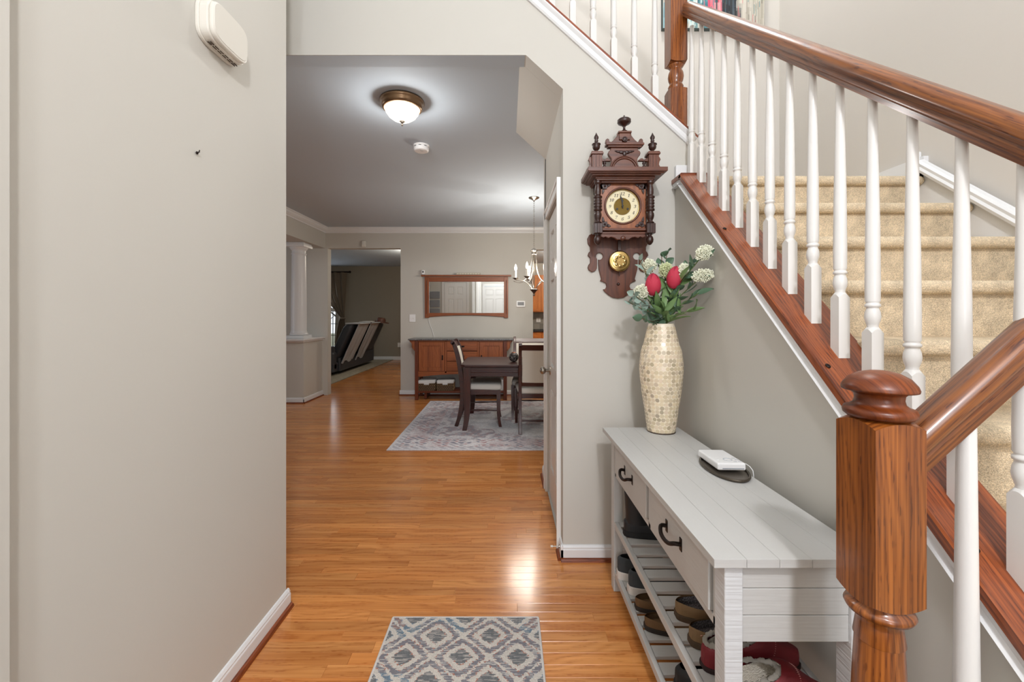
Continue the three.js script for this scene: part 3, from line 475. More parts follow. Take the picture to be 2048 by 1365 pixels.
  for (const [tip, r, l, dir, label] of heads) {
    const [t, c] = stemOf('blossom_stem', label, 'flower', tip, [0, 0], 0.0022, stemMat);
    const o = mesh('blossom_head', cluster(r, l, dir), tip[0] < 0.05 && tip[0] > -0.05 ? flg : fl, t); o.position.set(...tip); o.userData.kind = 'stuff';
    leaves(t, c, tip[0] > 0.06 ? 'mid' : 'small', tip[0] > 0.06 ? darkMat : leafMat, tip[0] > 0.1 ? 9 : 6, 0.52, 0.95, 0.6, 1);
  }
  const eu = [
    [[-0.12, 0.325, 0.05], 'pale eucalyptus sprig with narrow leaves across the clock pendulum', euMat, 'small', 12],
    [[-0.155, 0.16, 0.07], 'grey green eucalyptus sprig hanging out over the vase on the hallway side', euMat, 'round', 13],
    [[-0.10, 0.085, 0.09], 'low drooping eucalyptus sprig with dark leaves near the vase rim', darkMat, 'round', 10],
    [[-0.175, 0.125, 0.05], 'long eucalyptus sprig reaching furthest towards the hallway, beside the lowest blossom', euMat, 'round', 14],
    [[-0.125, 0.045, 0.10], 'lowest eucalyptus sprig with dark round leaves touching the vase rim', darkMat, 'round', 10],
    [[0.01, 0.35, -0.02], 'dark eucalyptus sprig just behind the tallest one at the top', darkMat, 'round', 9],
    [[0.036, 0.37, -0.02], 'tallest eucalyptus sprig with round dark leaves, top of the bouquet', darkMat, 'round', 11]];
  for (const [tip, label, mat, kind, n] of eu) { const [t, c] = stemOf('eucalyptus_sprig', label, 'foliage', tip, [0, 0.01], 0.0018, brownStem); leaves(t, c, kind, mat, n, 0.5, 0.99, 0.62, 1); }
  const fol = [
    [[0.11, 0.16, 0.16], 'leafy green sprig with long narrow leaves pointing at the half wall', darkMat, 9],
    [[0.10, 0.09, 0.13], 'low leafy sprig over the vase rim on the half wall side', leafMat, 7],
    [[0.085, 0.30, 0.14], 'upright leafy sprig with dark oval leaves beside the highest blossom', darkMat, 9],
    [[-0.02, 0.10, 0.10], 'front leafy sprig with broad green leaves under the protea buds', leafMat, 8],
    [[0.05, 0.225, 0.11], 'leafy sprig whose broad leaf lies over the higher protea bud', leafMat, 7]];
  for (const [tip, label, mat, n] of fol) { const [t, c] = stemOf('leafy_sprig', label, 'foliage', tip, [0, 0.01], 0.0022, stemMat); leaves(t, c, n > 8 ? 'mid' : 'long', mat, n, 0.46, 0.98, 0.5, 0.95); }
}
// ---------------------------------------------------------------- device on its tray
{
  const t = thing('tray', 'small oval dark pewter tray on the bench under the white device', 'tray', [0.786, BT, -1.545], -0.06);
  const ov = (a, b, n = 48) => Array.from({ length: n }, (_, i) => [a * Math.cos(i / n * 6.2832), b * Math.sin(i / n * 6.2832)]);
  mesh('tray_base', ext(shape(ov(0.066, 0.128)), 0.005, 0.001).rotateX(-Math.PI / 2), std({ color: '#6d655b', roughness: 0.35, metalness: 0.7 }), t);
  mesh('rim', tube(ov(0.067, 0.129).map(([x, z]) => [x, 0.007, z]), 0.0045, 64, 8, true), std({ color: '#5d554b', roughness: 0.35, metalness: 0.75 }), t);
  const d = thing('alarm_keypad', 'white plastic wireless base station lying tilted on the pewter tray', 'device', [0.792, BT + 0.007, -1.578], -0.03);
  mesh('case', rbox(0.098, 0.026, 0.17, 0.006, 0, 0.017, 0), M.plasticWhite, d).rotation.x = -0.03;
  mesh('round_button', new THREE.TorusGeometry(0.0145, 0.0011, 8, 32).rotateX(Math.PI / 2).translate(0.004, 0.0318, 0.043), paint('#b8bcc2', 0.4), d);
  for (const [x, z] of [[0.03, 0.03], [0.034, 0.046], [0.038, 0.062], [0.02, 0.066]]) mesh('key', rbox(0.011, 0.0016, 0.006, 0.0007, x, 0.0322, z), paint('#c9cbcf', 0.4), d);
  mesh('status_light', rbox(0.007, 0.0014, 0.005, 0.0006, -0.033, 0.0315, 0.047), paint('#ffffff', 0.2), d);
  mesh('slot', box(0.074, 0.0025, 0.001, 0.004, 0.014, 0.0853), paint('#9aa0a8', 0.5), d);
  const c = tag(mesh('power_cord', tube([[0.838, BT + 0.022, -1.545], [0.848, BT + 0.03, -1.52], [0.858, BT + 0.02, -1.49], [0.862, BT - 0.02, -1.487], [0.872, BT - 0.15, -1.49], [0.88, BT - 0.4, -1.5], [0.87, 0.01, -1.52]], 0.0016, 50, 6), M.plasticWhite), 'thin white power cord running from the device over the bench back edge', 'cord');
}
// ---------------------------------------------------------------- wall clock
{
  const t = thing('wall_clock', 'carved dark walnut wall clock with turned columns and brass pendulum', 'clock', [0.595, 0, D1]);
  const W = M.walnut, K = M.walnutDark;
  // back board with scrolled ears, seen below the case
  const half = [[0, 1.413], [-0.03, 1.418], [-0.055, 1.434], [-0.074, 1.452], [-0.08, 1.462], [-0.068, 1.464], [-0.062, 1.478], [-0.066, 1.494], [-0.08, 1.502], [-0.096, 1.508], [-0.09, 1.518], [-0.096, 1.54], [-0.104, 1.57], [-0.106, 1.6], ...Array.from({ length: 19 }, (_, i) => { const a = (251.6 + i / 18 * 335.4) * Math.PI / 180; return [-0.1 + 0.019 * Math.cos(a), 1.64 + 0.019 * Math.sin(a)]; }), [-0.113, 1.6], [-0.114, 1.575], [-0.122, 1.562], [-0.14, 1.555], [-0.158, 1.566], [-0.163, 1.58], [-0.158, 1.595], [-0.15, 1.604], [-0.15, 1.63], [-0.163, 1.645], [-0.158, 1.66], [-0.15, 1.668], [-0.15, 1.69], [-0.163, 1.71], [-0.165, 1.735], [-0.155, 1.755], [-0.14, 1.762]];
  const bs = [...half, ...half.slice(1).reverse().map(([x, y]) => [-x, y])];
  mesh('back_board', [ext(shape(bs), 0.014, 0.002, 'y'), box(0.25, 0.3, 0.012, 0, 1.87, 0.006, 'y')], W, t);
  mesh('peg', [sphere(0.008, 0, 1.49, 0.016), ], K, t);
  mesh('side_panel', [rbox(0.014, 0.27, 0.09, 0.002, -0.118, 1.875, 0.055, 'y'), rbox(0.014, 0.27, 0.09, 0.002, 0.118, 1.875, 0.055, 'y')], K, t);
  const zf = 0.108;                                 // front board
  const fb = shape(rect(-0.118, 0.118, 1.768, 2.012)), hole = new THREE.Path(); hole.absarc(0, 1.887, 0.0905, 0, Math.PI * 2, true); fb.holes.push(hole);
  mesh('front_board', ext(fb, 0.016, 0.001, 'y', 1, 40).translate(0, 0, zf - 0.016), M.walnutGold, t);
  mesh('bezel', [new THREE.TorusGeometry(0.092, 0.0052, 10, 56).translate(0, 1.887, zf + 0.001)], W, t);
  { // dial: print on a disc
    const cv = document.createElement('canvas'); cv.width = cv.height = 512; const g = cv.getContext('2d'); g.fillStyle = '#e9dfba'; g.fillRect(0, 0, 512, 512);
    g.fillStyle = '#2a2119'; g.textAlign = 'center'; g.textBaseline = 'middle'; g.font = 'bold italic 64px serif';
    for (let i = 1; i <= 12; i++) { const a = i / 12 * 6.2832; g.fillText(String(i), 256 + Math.sin(a) * 190, 256 - Math.cos(a) * 190); }
    g.strokeStyle = '#6b5a3a'; g.lineWidth = 2; for (const q of [130, 238, 246]) { g.beginPath(); g.arc(256, 256, q, 0, 6.2832); g.stroke(); }
    for (let i = 0; i < 60; i++) { const a = i / 60 * 6.2832; g.beginPath(); g.moveTo(256 + Math.sin(a) * 238, 256 - Math.cos(a) * 238); g.lineTo(256 + Math.sin(a) * 246, 256 - Math.cos(a) * 246); g.stroke(); }
    const tx = new THREE.CanvasTexture(cv); tx.colorSpace = THREE.SRGBColorSpace;
    mesh('dial', new THREE.CircleGeometry(0.088, 64).translate(0, 1.887, zf - 0.013), std({ map: tx, roughness: 0.5 }), t);
    mesh('dial_ring', new THREE.TorusGeometry(0.0865, 0.0022, 8, 56).translate(0, 1.887, zf - 0.011), M.brass, t);
    mesh('dial_centre', [new THREE.CylinderGeometry(0.0425, 0.0435, 0.003, 48).rotateX(Math.PI / 2).translate(0, 1.887, zf - 0.0115), new THREE.TorusGeometry(0.042, 0.0014, 6, 48).translate(0, 1.887, zf - 0.0095)], std({ color: '#a58a4a', roughness: 0.4, metalness: 0.8, bumpMap: T.weave, bumpScale: 0.001 }), t);
    mesh('winding_hole', [-1, 1].map((s) => new THREE.CylinderGeometry(0.0058, 0.0058, 0.003, 16).rotateX(Math.PI / 2).translate(s * 0.0275, 1.873, zf - 0.0095)), M.black, t);
    const hand = (L, w, a) => ext(shape([[-w * 0.5, -0.012], [w * 0.5, -0.012], [w * 0.35, L * 0.45], [w, L * 0.6], [w * 0.3, L * 0.75], [0, L], [-w * 0.3, L * 0.75], [-w, L * 0.6], [-w * 0.35, L * 0.45]]), 0.0012).rotateZ(a).translate(0, 1.887, zf - 0.007);
    mesh('hour_hand', hand(0.047, 0.006, 0.02), M.black, t); mesh('minute_hand', [hand(0.073, 0.004, 0.2).translate(0, 0, 0.002), new THREE.CylinderGeometry(0.005, 0.005, 0.006, 14).rotateX(Math.PI / 2).translate(0, 1.887, zf - 0.005)], M.black, t);
  }
  // corner carvings
  const leafC = (sx, sy) => { const s = shape(spline([[0, 0], [0.012, 0.003], [0.02, -0.003], [0.032, 0.002], [0.046, -0.001], [0.036, -0.012], [0.028, -0.016], [0.024, -0.026], [0.014, -0.026], [0.012, -0.036], [0.003, -0.052], [-0.001, -0.034], [0.002, -0.02], [-0.002, -0.01]], 60, true)); const g = ext(s, 0.006, 0.002, 'x', 2); const b = [g, sphere(0.006, 0.014, -0.012, 0.006), sphere(0.0045, 0.028, -0.007, 0.006), sphere(0.0045, 0.008, -0.026, 0.006)].map((q) => { q = q.index ? q.toNonIndexed() : q; return q.scale(sx, sy, 1).translate(-sx * 0.108, sy > 0 ? 1.998 : 1.779, zf); }); if (sx * sy < 0) b.forEach((q) => { for (const n of ['position', 'normal', 'uv']) { const a = q.attributes[n], k = a.itemSize; for (let i = 0; i < a.count; i += 3) for (let j = 0; j < k; j++) { const u = a.array[i * k + j]; a.array[i * k + j] = a.array[(i + 2) * k + j]; a.array[(i + 2) * k + j] = u; } } }); return b; };
  for (const sx of [1, -1]) for (const sy of [1, -1]) mesh('corner_carving', leafC(sx, sy), K, t);
  // columns
  const col = lathe([[0.0005, 1.792], [0.02, 1.792], [0.02, 1.797], [0.013, 1.802], [0.012, 1.808], [0.016, 1.815], [0.0195, 1.83], [0.0185, 1.842], [0.013, 1.852], [0.0215, 1.856], [0.0225, 1.861], [0.021, 1.866], [0.015, 1.868], [0.0205, 1.874], [0.0215, 1.882], [0.016, 1.886], [0.021, 1.89], [0.0215, 1.897], [0.017, 1.9], [0.0205, 1.904], [0.021, 1.91], [0.015, 1.916], [0.0225, 1.922], [0.0225, 1.929], [0.014, 1.934], [0.0165, 1.945], [0.0165, 1.965], [0.013, 1.982], [0.0125, 1.99], [0.018, 1.994], [0.019, 2.0], [0.0175, 2.006], [0.02, 2.012]], 24);
  for (const s of [-1, 1]) {
    const o = mesh('column', [col.clone().translate(s * 0.134, 0, zf + 0.02), rbox(0.044, 0.052, 0.05, 0.003, s * 0.134, 1.765, zf + 0.014, 'y'), rbox(0.012, 0.05, 0.006, 0.002, s * 0.134, 1.765, zf + 0.041, 'y'), rbox(0.03, 0.06, 0.1, 0.003, s * 0.118, 2.0, zf - 0.05, 'y')], K, t);
    mesh('drop_finial', lathe([[0.0005, 1.682], [0.008, 1.685], [0.0165, 1.697], [0.0185, 1.71], [0.015, 1.724], [0.008, 1.731], [0.012, 1.734], [0.012, 1.742]], 20, s * 0.134, 0, zf + 0.014), K, o);
  }
  // apron below the dial
  const ap = [[-0.116, 1.742], [-0.116, 1.728], [-0.1, 1.722], [-0.09, 1.727], [-0.076, 1.72], [-0.062, 1.726], [-0.044, 1.722], [-0.03, 1.712], [-0.012, 1.713], [0, 1.706]];
  mesh('apron', [ext(shape([...ap, ...ap.slice(0, -1).reverse().map(([x, y]) => [-x, y])]), 0.016, 0.002).translate(0, 0, zf - 0.012), rbox(0.236, 0.014, 0.03, 0.004, 0, 1.763, zf), rbox(0.236, 0.012, 0.022, 0.003, 0, 1.746, zf - 0.003), sphere(0.011, 0, 1.72, zf + 0.006, 1.2, 1, 0.6)], W, t);
  // cornice
  const cp = [[0.0, 2.0], [0.128, 2.0], [0.134, 2.008], [0.15, 2.014], [0.156, 2.024], [0.178, 2.03], [0.19, 2.036], [0.2, 2.038], [0.203, 2.052], [0.198, 2.056], [0.0, 2.056]];
  const cor = [];
  { // moulded on three sides: stacked slabs that step outward
    for (let i = 1; i < cp.length - 2; i++) { const [a, ya] = cp[i], [b, yb] = cp[i + 1]; const w = Math.max(a, b); cor.push(rbox(2 * (w - 0.006), Math.max(0.006, yb - ya + 0.002), w, 0.0018, 0, (ya + yb) / 2, w / 2, 'x', 1)); }
  }
  mesh('cornice', cor, W, t);
  // pediment
  const zp = 0.135, ph = [[-0.086, 2.056], [-0.082, 2.066], [-0.076, 2.08], [-0.07, 2.09], [-0.066, 2.105], [-0.066, 2.118], [-0.072, 2.128], [-0.08, 2.138], [-0.083, 2.15], [-0.078, 2.16], [-0.07, 2.165], [-0.069, 2.182], [-0.09, 2.192], [-0.096, 2.206], [-0.094, 2.218], [-0.086, 2.224], [-0.078, 2.22], [-0.075, 2.208], [-0.066, 2.206], [-0.054, 2.216], [-0.044, 2.228], [-0.036, 2.238], [-0.034, 2.252]];
  mesh('pediment', [ext(shape([...ph, ...ph.slice().reverse().map(([x, y]) => [-x, y])]), 0.022, 0.003, 'x', 2).translate(0, 0, zp - 0.02), rbox(0.192, 0.012, 0.044, 0.003, 0, 2.19, zp - 0.002), rbox(0.172, 0.01, 0.034, 0.003, 0, 2.18, zp - 0.004), rbox(0.068, 0.01, 0.04, 0.003, 0, 2.252, zp - 0.004), rbox(0.056, 0.034, 0.03, 0.003, 0, 2.23, zp - 0.004), new THREE.TorusGeometry(0.062, 0.0055, 8, 30, Math.PI).translate(0, 2.06, zp + 0.003), new THREE.TorusGeometry(0.071, 0.0035, 8, 30, Math.PI).translate(0, 2.06, zp + 0.003)], W, t);
  mesh('carved_ornament', [sphere(0.01, 0, 2.215, zp + 0.012, 1, 1, 0.5), new THREE.TorusGeometry(0.011, 0.003, 6, 16).translate(0, 2.215, zp + 0.012), ...[-1, 1].flatMap((s) => [sphere(0.012, s * 0.014, 2.152, zp + 0.003, 1.3, 0.7, 0.5), sphere(0.01, s * 0.03, 2.155, zp + 0.003, 1.3, 0.6, 0.5), sphere(0.008, s * 0.042, 2.158, zp + 0.003, 1, 0.5, 0.5)]), sphere(0.01, 0, 2.145, zp + 0.004, 1, 1.4, 0.6)], K, t);
  mesh('top_finial', lathe([[0.0005, 2.256], [0.017, 2.257], [0.016, 2.262], [0.007, 2.268], [0.0055, 2.282], [0.012, 2.29], [0.03, 2.3], [0.0345, 2.307], [0.033, 2.313], [0.034, 2.318], [0.026, 2.325], [0.012, 2.329], [0.006, 2.333], [0.005, 2.338], [0.0005, 2.345]], 28, 0, 0, zp - 0.004), K, t);
  for (const s of [-1, 1]) {
    const x = s * 0.143;
    const post = mesh('corner_post', [rbox(0.05, 0.076, 0.05, 0.002, x, 2.096, zp, 'y'), ...[-1, 0, 1].map((k) => rbox(0.009, 0.07, 0.006, 0.002, x + k * 0.015, 2.096, zp + 0.026, 'y')), rbox(0.062, 0.01, 0.062, 0.002, x, 2.139, zp), rbox(0.056, 0.006, 0.056, 0.002, x, 2.147, zp), ext(shape([[0, 2.058], [s * 0.012, 2.064], [s * 0.014, 2.078], [s * 0.007, 2.09], [s * 0.01, 2.105], [s * 0.016, 2.115], [s * 0.01, 2.128], [0, 2.13]].sort(() => 0)), 0.014, 0.001).translate(x + s * 0.025, 0, zp - 0.01)], W, t);
    mesh('finial', lathe([[0.0005, 2.15], [0.013, 2.151], [0.008, 2.156], [0.007, 2.16], [0.016, 2.168], [0.0195, 2.178], [0.018, 2.187], [0.022, 2.19], [0.022, 2.195], [0.012, 2.199], [0.008, 2.206], [0.011, 2.21], [0.0075, 2.215], [0.0115, 2.223], [0.012, 2.23], [0.006, 2.241], [0.002, 2.25], [0.0005, 2.253]], 20, x, 0, zp), K, post);
    mesh('spindle', lathe([[0.009, 2.056], [0.01, 2.06], [0.005, 2.066], [0.009, 2.074], [0.01, 2.082], [0.004, 2.088], [0.008, 2.094], [0.0095, 2.1], [0.005, 2.104], [0.01, 2.108]], 14, s * 0.101, 0, zp - 0.004), K, t);
    mesh('bracket', ext(shape(spline([[s * 0.07, 2.108], [s * 0.078, 2.118], [s * 0.09, 2.122], [s * 0.1, 2.116], [s * 0.108, 2.12], [s * 0.12, 2.122], [s * 0.12, 2.106], [s * 0.09, 2.107]], 40, true)), 0.016, 0.002).translate(0, 0, zp - 0.012), W, t);
  }
  const pd = mesh('pendulum', [rbox(0.018, 0.1, 0.006, 0.002, 0.0, 1.69, 0.04, 'y'), rod([0.0, 1.77, 0.04], [0.0, 1.58, 0.04], 0.003), rod([0.0, 1.56, 0.04], [0.0, 1.53, 0.04], 0.002)], M.walnutDark, t);
  mesh('pendulum_bob', [lathe([[0.0005, 0.008], [0.02, 0.007], [0.03, 0.009], [0.034, 0.006], [0.045, 0.006], [0.0535, 0.005], [0.056, 0.0], [0.0535, -0.005], [0.0005, -0.006]], 48).rotateX(Math.PI / 2).translate(0, 1.61, 0.044), ...[0, 1, 2, 3, 4, 5, 6, 7].map((k) => sphere(0.009, Math.cos(k * 0.785) * 0.026, 1.61 + Math.sin(k * 0.785) * 0.026, 0.05, 1, 1, 0.5))], M.brass, pd);
}
// ---------------------------------------------------------------- things on the left wall
{
  const t = thing('door_chime', 'cream plastic door chime box high on the foyer wall', 'door chime', [-1.0, 2.288, -1.458], Math.PI / 2);
  const prof = (w, h, n = 3) => Array.from({ length: 64 }, (_, i) => { const a = i / 64 * 6.2832, c = Math.cos(a), s = Math.sin(a); return [w * Math.sign(c) * Math.pow(Math.abs(c), 2 / n), h * Math.sign(s) * Math.pow(Math.abs(s), 2 / n)]; });
  mesh('backplate', ext(shape(prof(0.1, 0.072, 4)), 0.012, 0.002), M.plastic, t);
  mesh('cover', [ext(shape(prof(0.097, 0.069, 4)), 0.03, 0.004, 'x', 2).translate(0, 0, 0.01), ext(shape(prof(0.092, 0.066, 4)), 0.016, 0.006, 'x', 3).translate(0, 0, 0.038), ext(shape(prof(0.088, 0.060, 4)), 0.003, 0.0015).translate(0, 0.002, 0.0525)], M.plastic, t);
  for (const [y, z] of [[-0.0695, 0.02], [-0.0695, 0.028]]) for (let k = 0; k < 6; k++) mesh('vent_slot', box(0.018, 0.003, 0.003, -0.06 + k * 0.024, y + 0.0005, z), paint('#54493c', 0.8), t);
  const n = thing('picture_nail', 'small dark nail left in the bare foyer wall', 'nail', [-1.0, 1.845, -1.364]);
  mesh('nail_head', [sphere(0.005, 0.004, 0, 0, 0.6, 1, 1), rod([0, 0, 0], [0.012, 0.003, 0.0], 0.0018), rod([0.01, 0.002, 0], [0.012, 0.009, 0], 0.0016)], M.iron, n);
}
// door stop on the baseboard
{
  const t = thing('door_stop', 'small metal door stop with white rubber tip on the hall baseboard', 'door stop', [0.287, 0.052, -2.335]);
  mesh('rod', [rod([0, 0, 0], [-0.04, 0, 0], 0.0028), rod([0.0, 0, 0], [-0.006, 0, 0], 0.009)], M.nickel, t); mesh('rubber_tip', rod([-0.038, 0, 0], [-0.05, 0, 0], 0.006, 0.0055, 14), M.plastic, t);
}
// ---------------------------------------------------------------- rugs
{
  const cx = -0.182, w = 0.632, z1 = -0.75, z0 = -1.85;
  const tx = tex(1024, 1536, (u, v) => {
    const x = (u - 0.5) * w + cx, d = -(z1 + (z0 - z1) * v), A = 0.2205, B = 0.214;
    const wob = (vnoise(u * 160, v * 260, 160, 260, 3) - 0.5) * 0.007 + (vnoise(u * 30, v * 300, 30, 300, 7) - 0.5) * 0.012;
    const X = (x + wob + 0.291) / A, Y = (d + (vnoise(u * 90, v * 200, 90, 200, 13) - 0.5) * 0.008 - 1.741) / B;
    const near = (ox, oy) => { const a = Math.abs(X - ox - Math.round(X - ox)), b = Math.abs(Y - oy - Math.round(Y - oy)); return Math.pow(Math.pow(a * 2, 1.15) + Math.pow(b * 2, 1.15), 1 / 1.15); };
    const t = Math.min(near(0, 0), near(0.5, 0.5)), st = vnoise(u * 24, v * 420, 24, 420, 31), fi = vnoise(u * 200, v * 500, 200, 500, 5);
    let c = [208, 201, 192]; const k = 0.9 + 0.14 * fi; 
    const hue = fbm(u, v, 3, 5, 2, 77), dark = hue > 0.52 ? [128, 126, 132] : hue > 0.4 ? [112, 130, 144] : [150, 126, 122];
    const edge = vnoise(u * 130, v * 240, 130, 240, 51);
    if (t < 0.39) c = st > 0.62 ? [176, 170, 164] : [112, 114, 116]; else if (t > 0.64 && t < 0.86) c = st > 0.66 ? [186, 182, 178] : dark;
    if ((t > 0.61 && t < 0.66 || t > 0.84 && t < 0.88 || t > 0.36 && t < 0.41) && edge > 0.62) c = hue > 0.55 ? [176, 120, 104] : [120, 148, 168];
    const e = Math.min(u * w, (1 - u) * w, (1 - v) * (z1 - z0)); if (e < 0.005) c = [214, 210, 206];
    return [c[0] * k, c[1] * k, c[2] * k];
  });
  const t = thing('entry_mat', 'cream entry mat with grey and blue lattice pattern on the hall floor', 'rug', [cx, 0, (z0 + z1) / 2]);
  const g = new RoundedBoxGeometry(w, 0.009, z1 - z0, 2, 0.004).toNonIndexed(), p = g.attributes.position, uv = g.attributes.uv;
  for (let i = 0; i < p.count; i++) uv.setXY(i, p.getX(i) / w + 0.5, 0.5 - p.getZ(i) / (z1 - z0));
  mesh('mat', g.translate(0, 0.0045, 0), std({ map: tx, roughness: 1, bumpMap: T.carpetBump, bumpScale: 0.0015 }), t);
  mesh('binding', [rbox(w + 0.004, 0.01, 0.008, 0.004, 0, 0.005, -(z1 - z0) / 2), rbox(0.008, 0.01, z1 - z0, 0.004, -w / 2, 0.005, 0, 'z'), rbox(0.008, 0.01, z1 - z0, 0.004, w / 2, 0.005, 0, 'z')], paint('#cfcac5', 0.95), t);
}
{
  const W = 3.05, L = 2.36, tx = tex(1024, 800, (u, v) => {
    const x = u * W, y = v * L, e = Math.min(x, W - x, y, L - y), n = fbm(u, v, 14, 11, 4, 3), m = fbm(u, v, 40, 32, 3, 9), f = vnoise(u * 260, v * 200, 260, 200, 5);
    let c = [205, 203, 206];
    const red = [168, 140, 144], dk = [136, 134, 146];
    const orn = Math.sin(x * 40 + Math.sin(y * 33) * 2) * Math.sin(y * 40 + Math.sin(x * 29) * 2), orn2 = Math.sin(x * 72 + 1.3 * Math.sin(y * 50)) * Math.cos(y * 70);
    const mix = (a, b, k) => a.map((q, i) => lerp(q, b[i], k));
    if (e < 0.03) c = [196, 194, 198];
    else if (e < 0.09) c = mix(c, dk, (Math.abs(Math.sin((x + y) * 34)) > 0.6 ? 0.5 : 0.1) * sstep(0.3, 0.6, m + 0.1));
    else if (e < 0.36) c = mix(mix(c, red, 0.3 * sstep(0.35, 0.7, n)), orn > 0 ? dk : red, clamp(Math.abs(orn) * 1.5) * sstep(0.35, 0.62, m));
    else if (e < 0.43) c = mix(c, dk, (orn2 > 0 ? 0.6 : 0.15) * sstep(0.3, 0.6, m));
    else { const rx = (x - W / 2) / (W / 2 - 0.42), ry = (y - L / 2) / (L / 2 - 0.42), q = Math.abs(rx) + Math.abs(ry) + 0.06 * Math.sin(Math.atan2(ry, rx) * 16); if (q > 1.12) c = mix(c, orn2 > 0.1 ? red : dk, 0.7 * sstep(0.38, 0.6, m)); else if (q > 1.03) c = mix(c, dk, 0.5 * sstep(0.4, 0.6, n)); else { c = mix([212, 213, 216], [184, 187, 192], sstep(0.4, 0.75, n)); if (q < 0.5) c = mix(c, orn > 0 ? red : dk, 0.5 * sstep(0.42, 0.62, m)); } }
    const k = 1.02 + 0.14 * f; return [c[0] * k, c[1] * k, c[2] * k];
  });
  const t = thing('area_rug', 'large faded grey and rose patterned rug under the dining table', 'rug', [-1.18 + W / 2, 0, -4.14 - L / 2]);
  const g = new RoundedBoxGeometry(W, 0.008, L, 1, 0.003).toNonIndexed(), p = g.attributes.position, uv = g.attributes.uv;
  for (let i = 0; i < p.count; i++) uv.setXY(i, p.getX(i) / W + 0.5, 0.5 - p.getZ(i) / L);
  mesh('rug', g.translate(0, 0.004, 0), std({ map: tx, roughness: 1, bumpMap: T.carpetBump, bumpScale: 0.001 }), t);
}

// ---------------------------------------------------------------- shoes on the rack; each points its toe at the wall (+x)
function shoeSurface(o, inset = 0, open = true) {  // heel at x 0, toe at x L; returns the upper
  const { L, W, hH, hT, o0 = 0.05, o1 = 0.5, oa = 0.5, square = 1 } = o, nu = 56, nv = 36, pos = [], base = o.base ?? 0.018;
  const wid = (t) => W / 2 * Math.pow(Math.sin(Math.PI * Math.pow(clamp(0.003 + t * 0.992), 0.9)), 0.42 * square) * lerp(0.84, 1, sstep(0.25, 0.65, t)) - inset;
  const hgt = (t) => (t < 0.62 ? lerp(hH, o.hM ?? hH * 0.95, t / 0.62) : lerp(o.hM ?? hH * 0.95, hT, sstep(0.62, 0.95, t))) * Math.pow(Math.sin(Math.PI * clamp(0.06 + t * 0.9)), 0.25) - inset;
  const lim = (t) => open ? oa * Math.sqrt(Math.max(0, 1 - Math.pow((t - (o0 + o1) / 2) / ((o1 - o0) / 2), 2))) : 0, half = nv / 2;
  const P = (i, sg, q) => { const t = (1 - Math.cos(Math.PI * i / nu)) / 2, l = lim(t), s = sg * (l + (1 - l) * q), a = s * Math.PI / 2, e = 0.62, x = inset + t * (L - 2 * inset); const cw = Math.sign(Math.sin(a)) * Math.pow(Math.abs(Math.sin(a)), e), ch = Math.pow(Math.max(0, Math.cos(a)), e); return [x, base + Math.max(0.001, hgt(t)) * ch, wid(t) * cw]; };
  for (let i = 0; i < nu; i++) for (const sg of [-1, 1]) for (let j = 0; j < half; j++) { const A = P(i, sg, j / half), B = P(i + 1, sg, j / half), C = P(i + 1, sg, (j + 1) / half), D = P(i, sg, (j + 1) / half); for (const v of sg > 0 ? [A, C, B, A, D, C] : [A, B, C, A, C, D]) pos.push(...v); }
  const endcap = []; for (const sg of [-1, 1]) for (let j = 0; j < half; j++) for (const i of [0, nu]) { const A = P(i, sg, j / half), B = P(i, sg, (j + 1) / half), m = [A[0], base, 0]; endcap.push(...A, ...((i > 0) === (sg > 0) ? B : m), ...((i > 0) === (sg > 0) ? m : B)); }
  const g = new THREE.BufferGeometry(); g.setAttribute('position', new THREE.Float32BufferAttribute([...pos, ...endcap], 3)); g.computeVertexNormals(); return toCreasedNormals(uvBox(g, 'x'), 1.1);
}
function soleGeo(o, h, grow) { const pts = []; for (let i = 0; i <= 44; i++) { const k = i / 22, t = (1 - Math.cos(Math.PI * (k <= 1 ? k : 2 - k))) / 2, w = o.W / 2 * Math.pow(Math.sin(Math.PI * Math.pow(clamp(0.003 + t * 0.992), 0.9)), 0.42 * (o.square ?? 1)) * lerp(0.84, 1, sstep(0.25, 0.65, t)) + grow; pts.push([lerp(-grow, o.L + grow, t), k <= 1 ? -w : w]); } return ext(shape(pts), h, 0.003, 'x', 2).rotateX(Math.PI / 2).translate(0, h, 0); }
function shoe(name, label, pos, turn, o, mats, group, extra) {
  const t = thing(name, label, 'shoe', pos, turn, group);
  mesh('sole', soleGeo(o, o.sole ?? 0.02, o.grow ?? 0.003), mats.sole, t); mesh('upper', shoeSurface(o), mats.upper, t);
  mesh('lining', [shoeSurface(o, 0.004), soleGeo({ ...o, W: o.W - 0.01 }, 0.004, -0.004).translate(0, (o.sole ?? 0.02) + 0.001, 0)], mats.lining, t); if (extra) extra(t); return t;
}
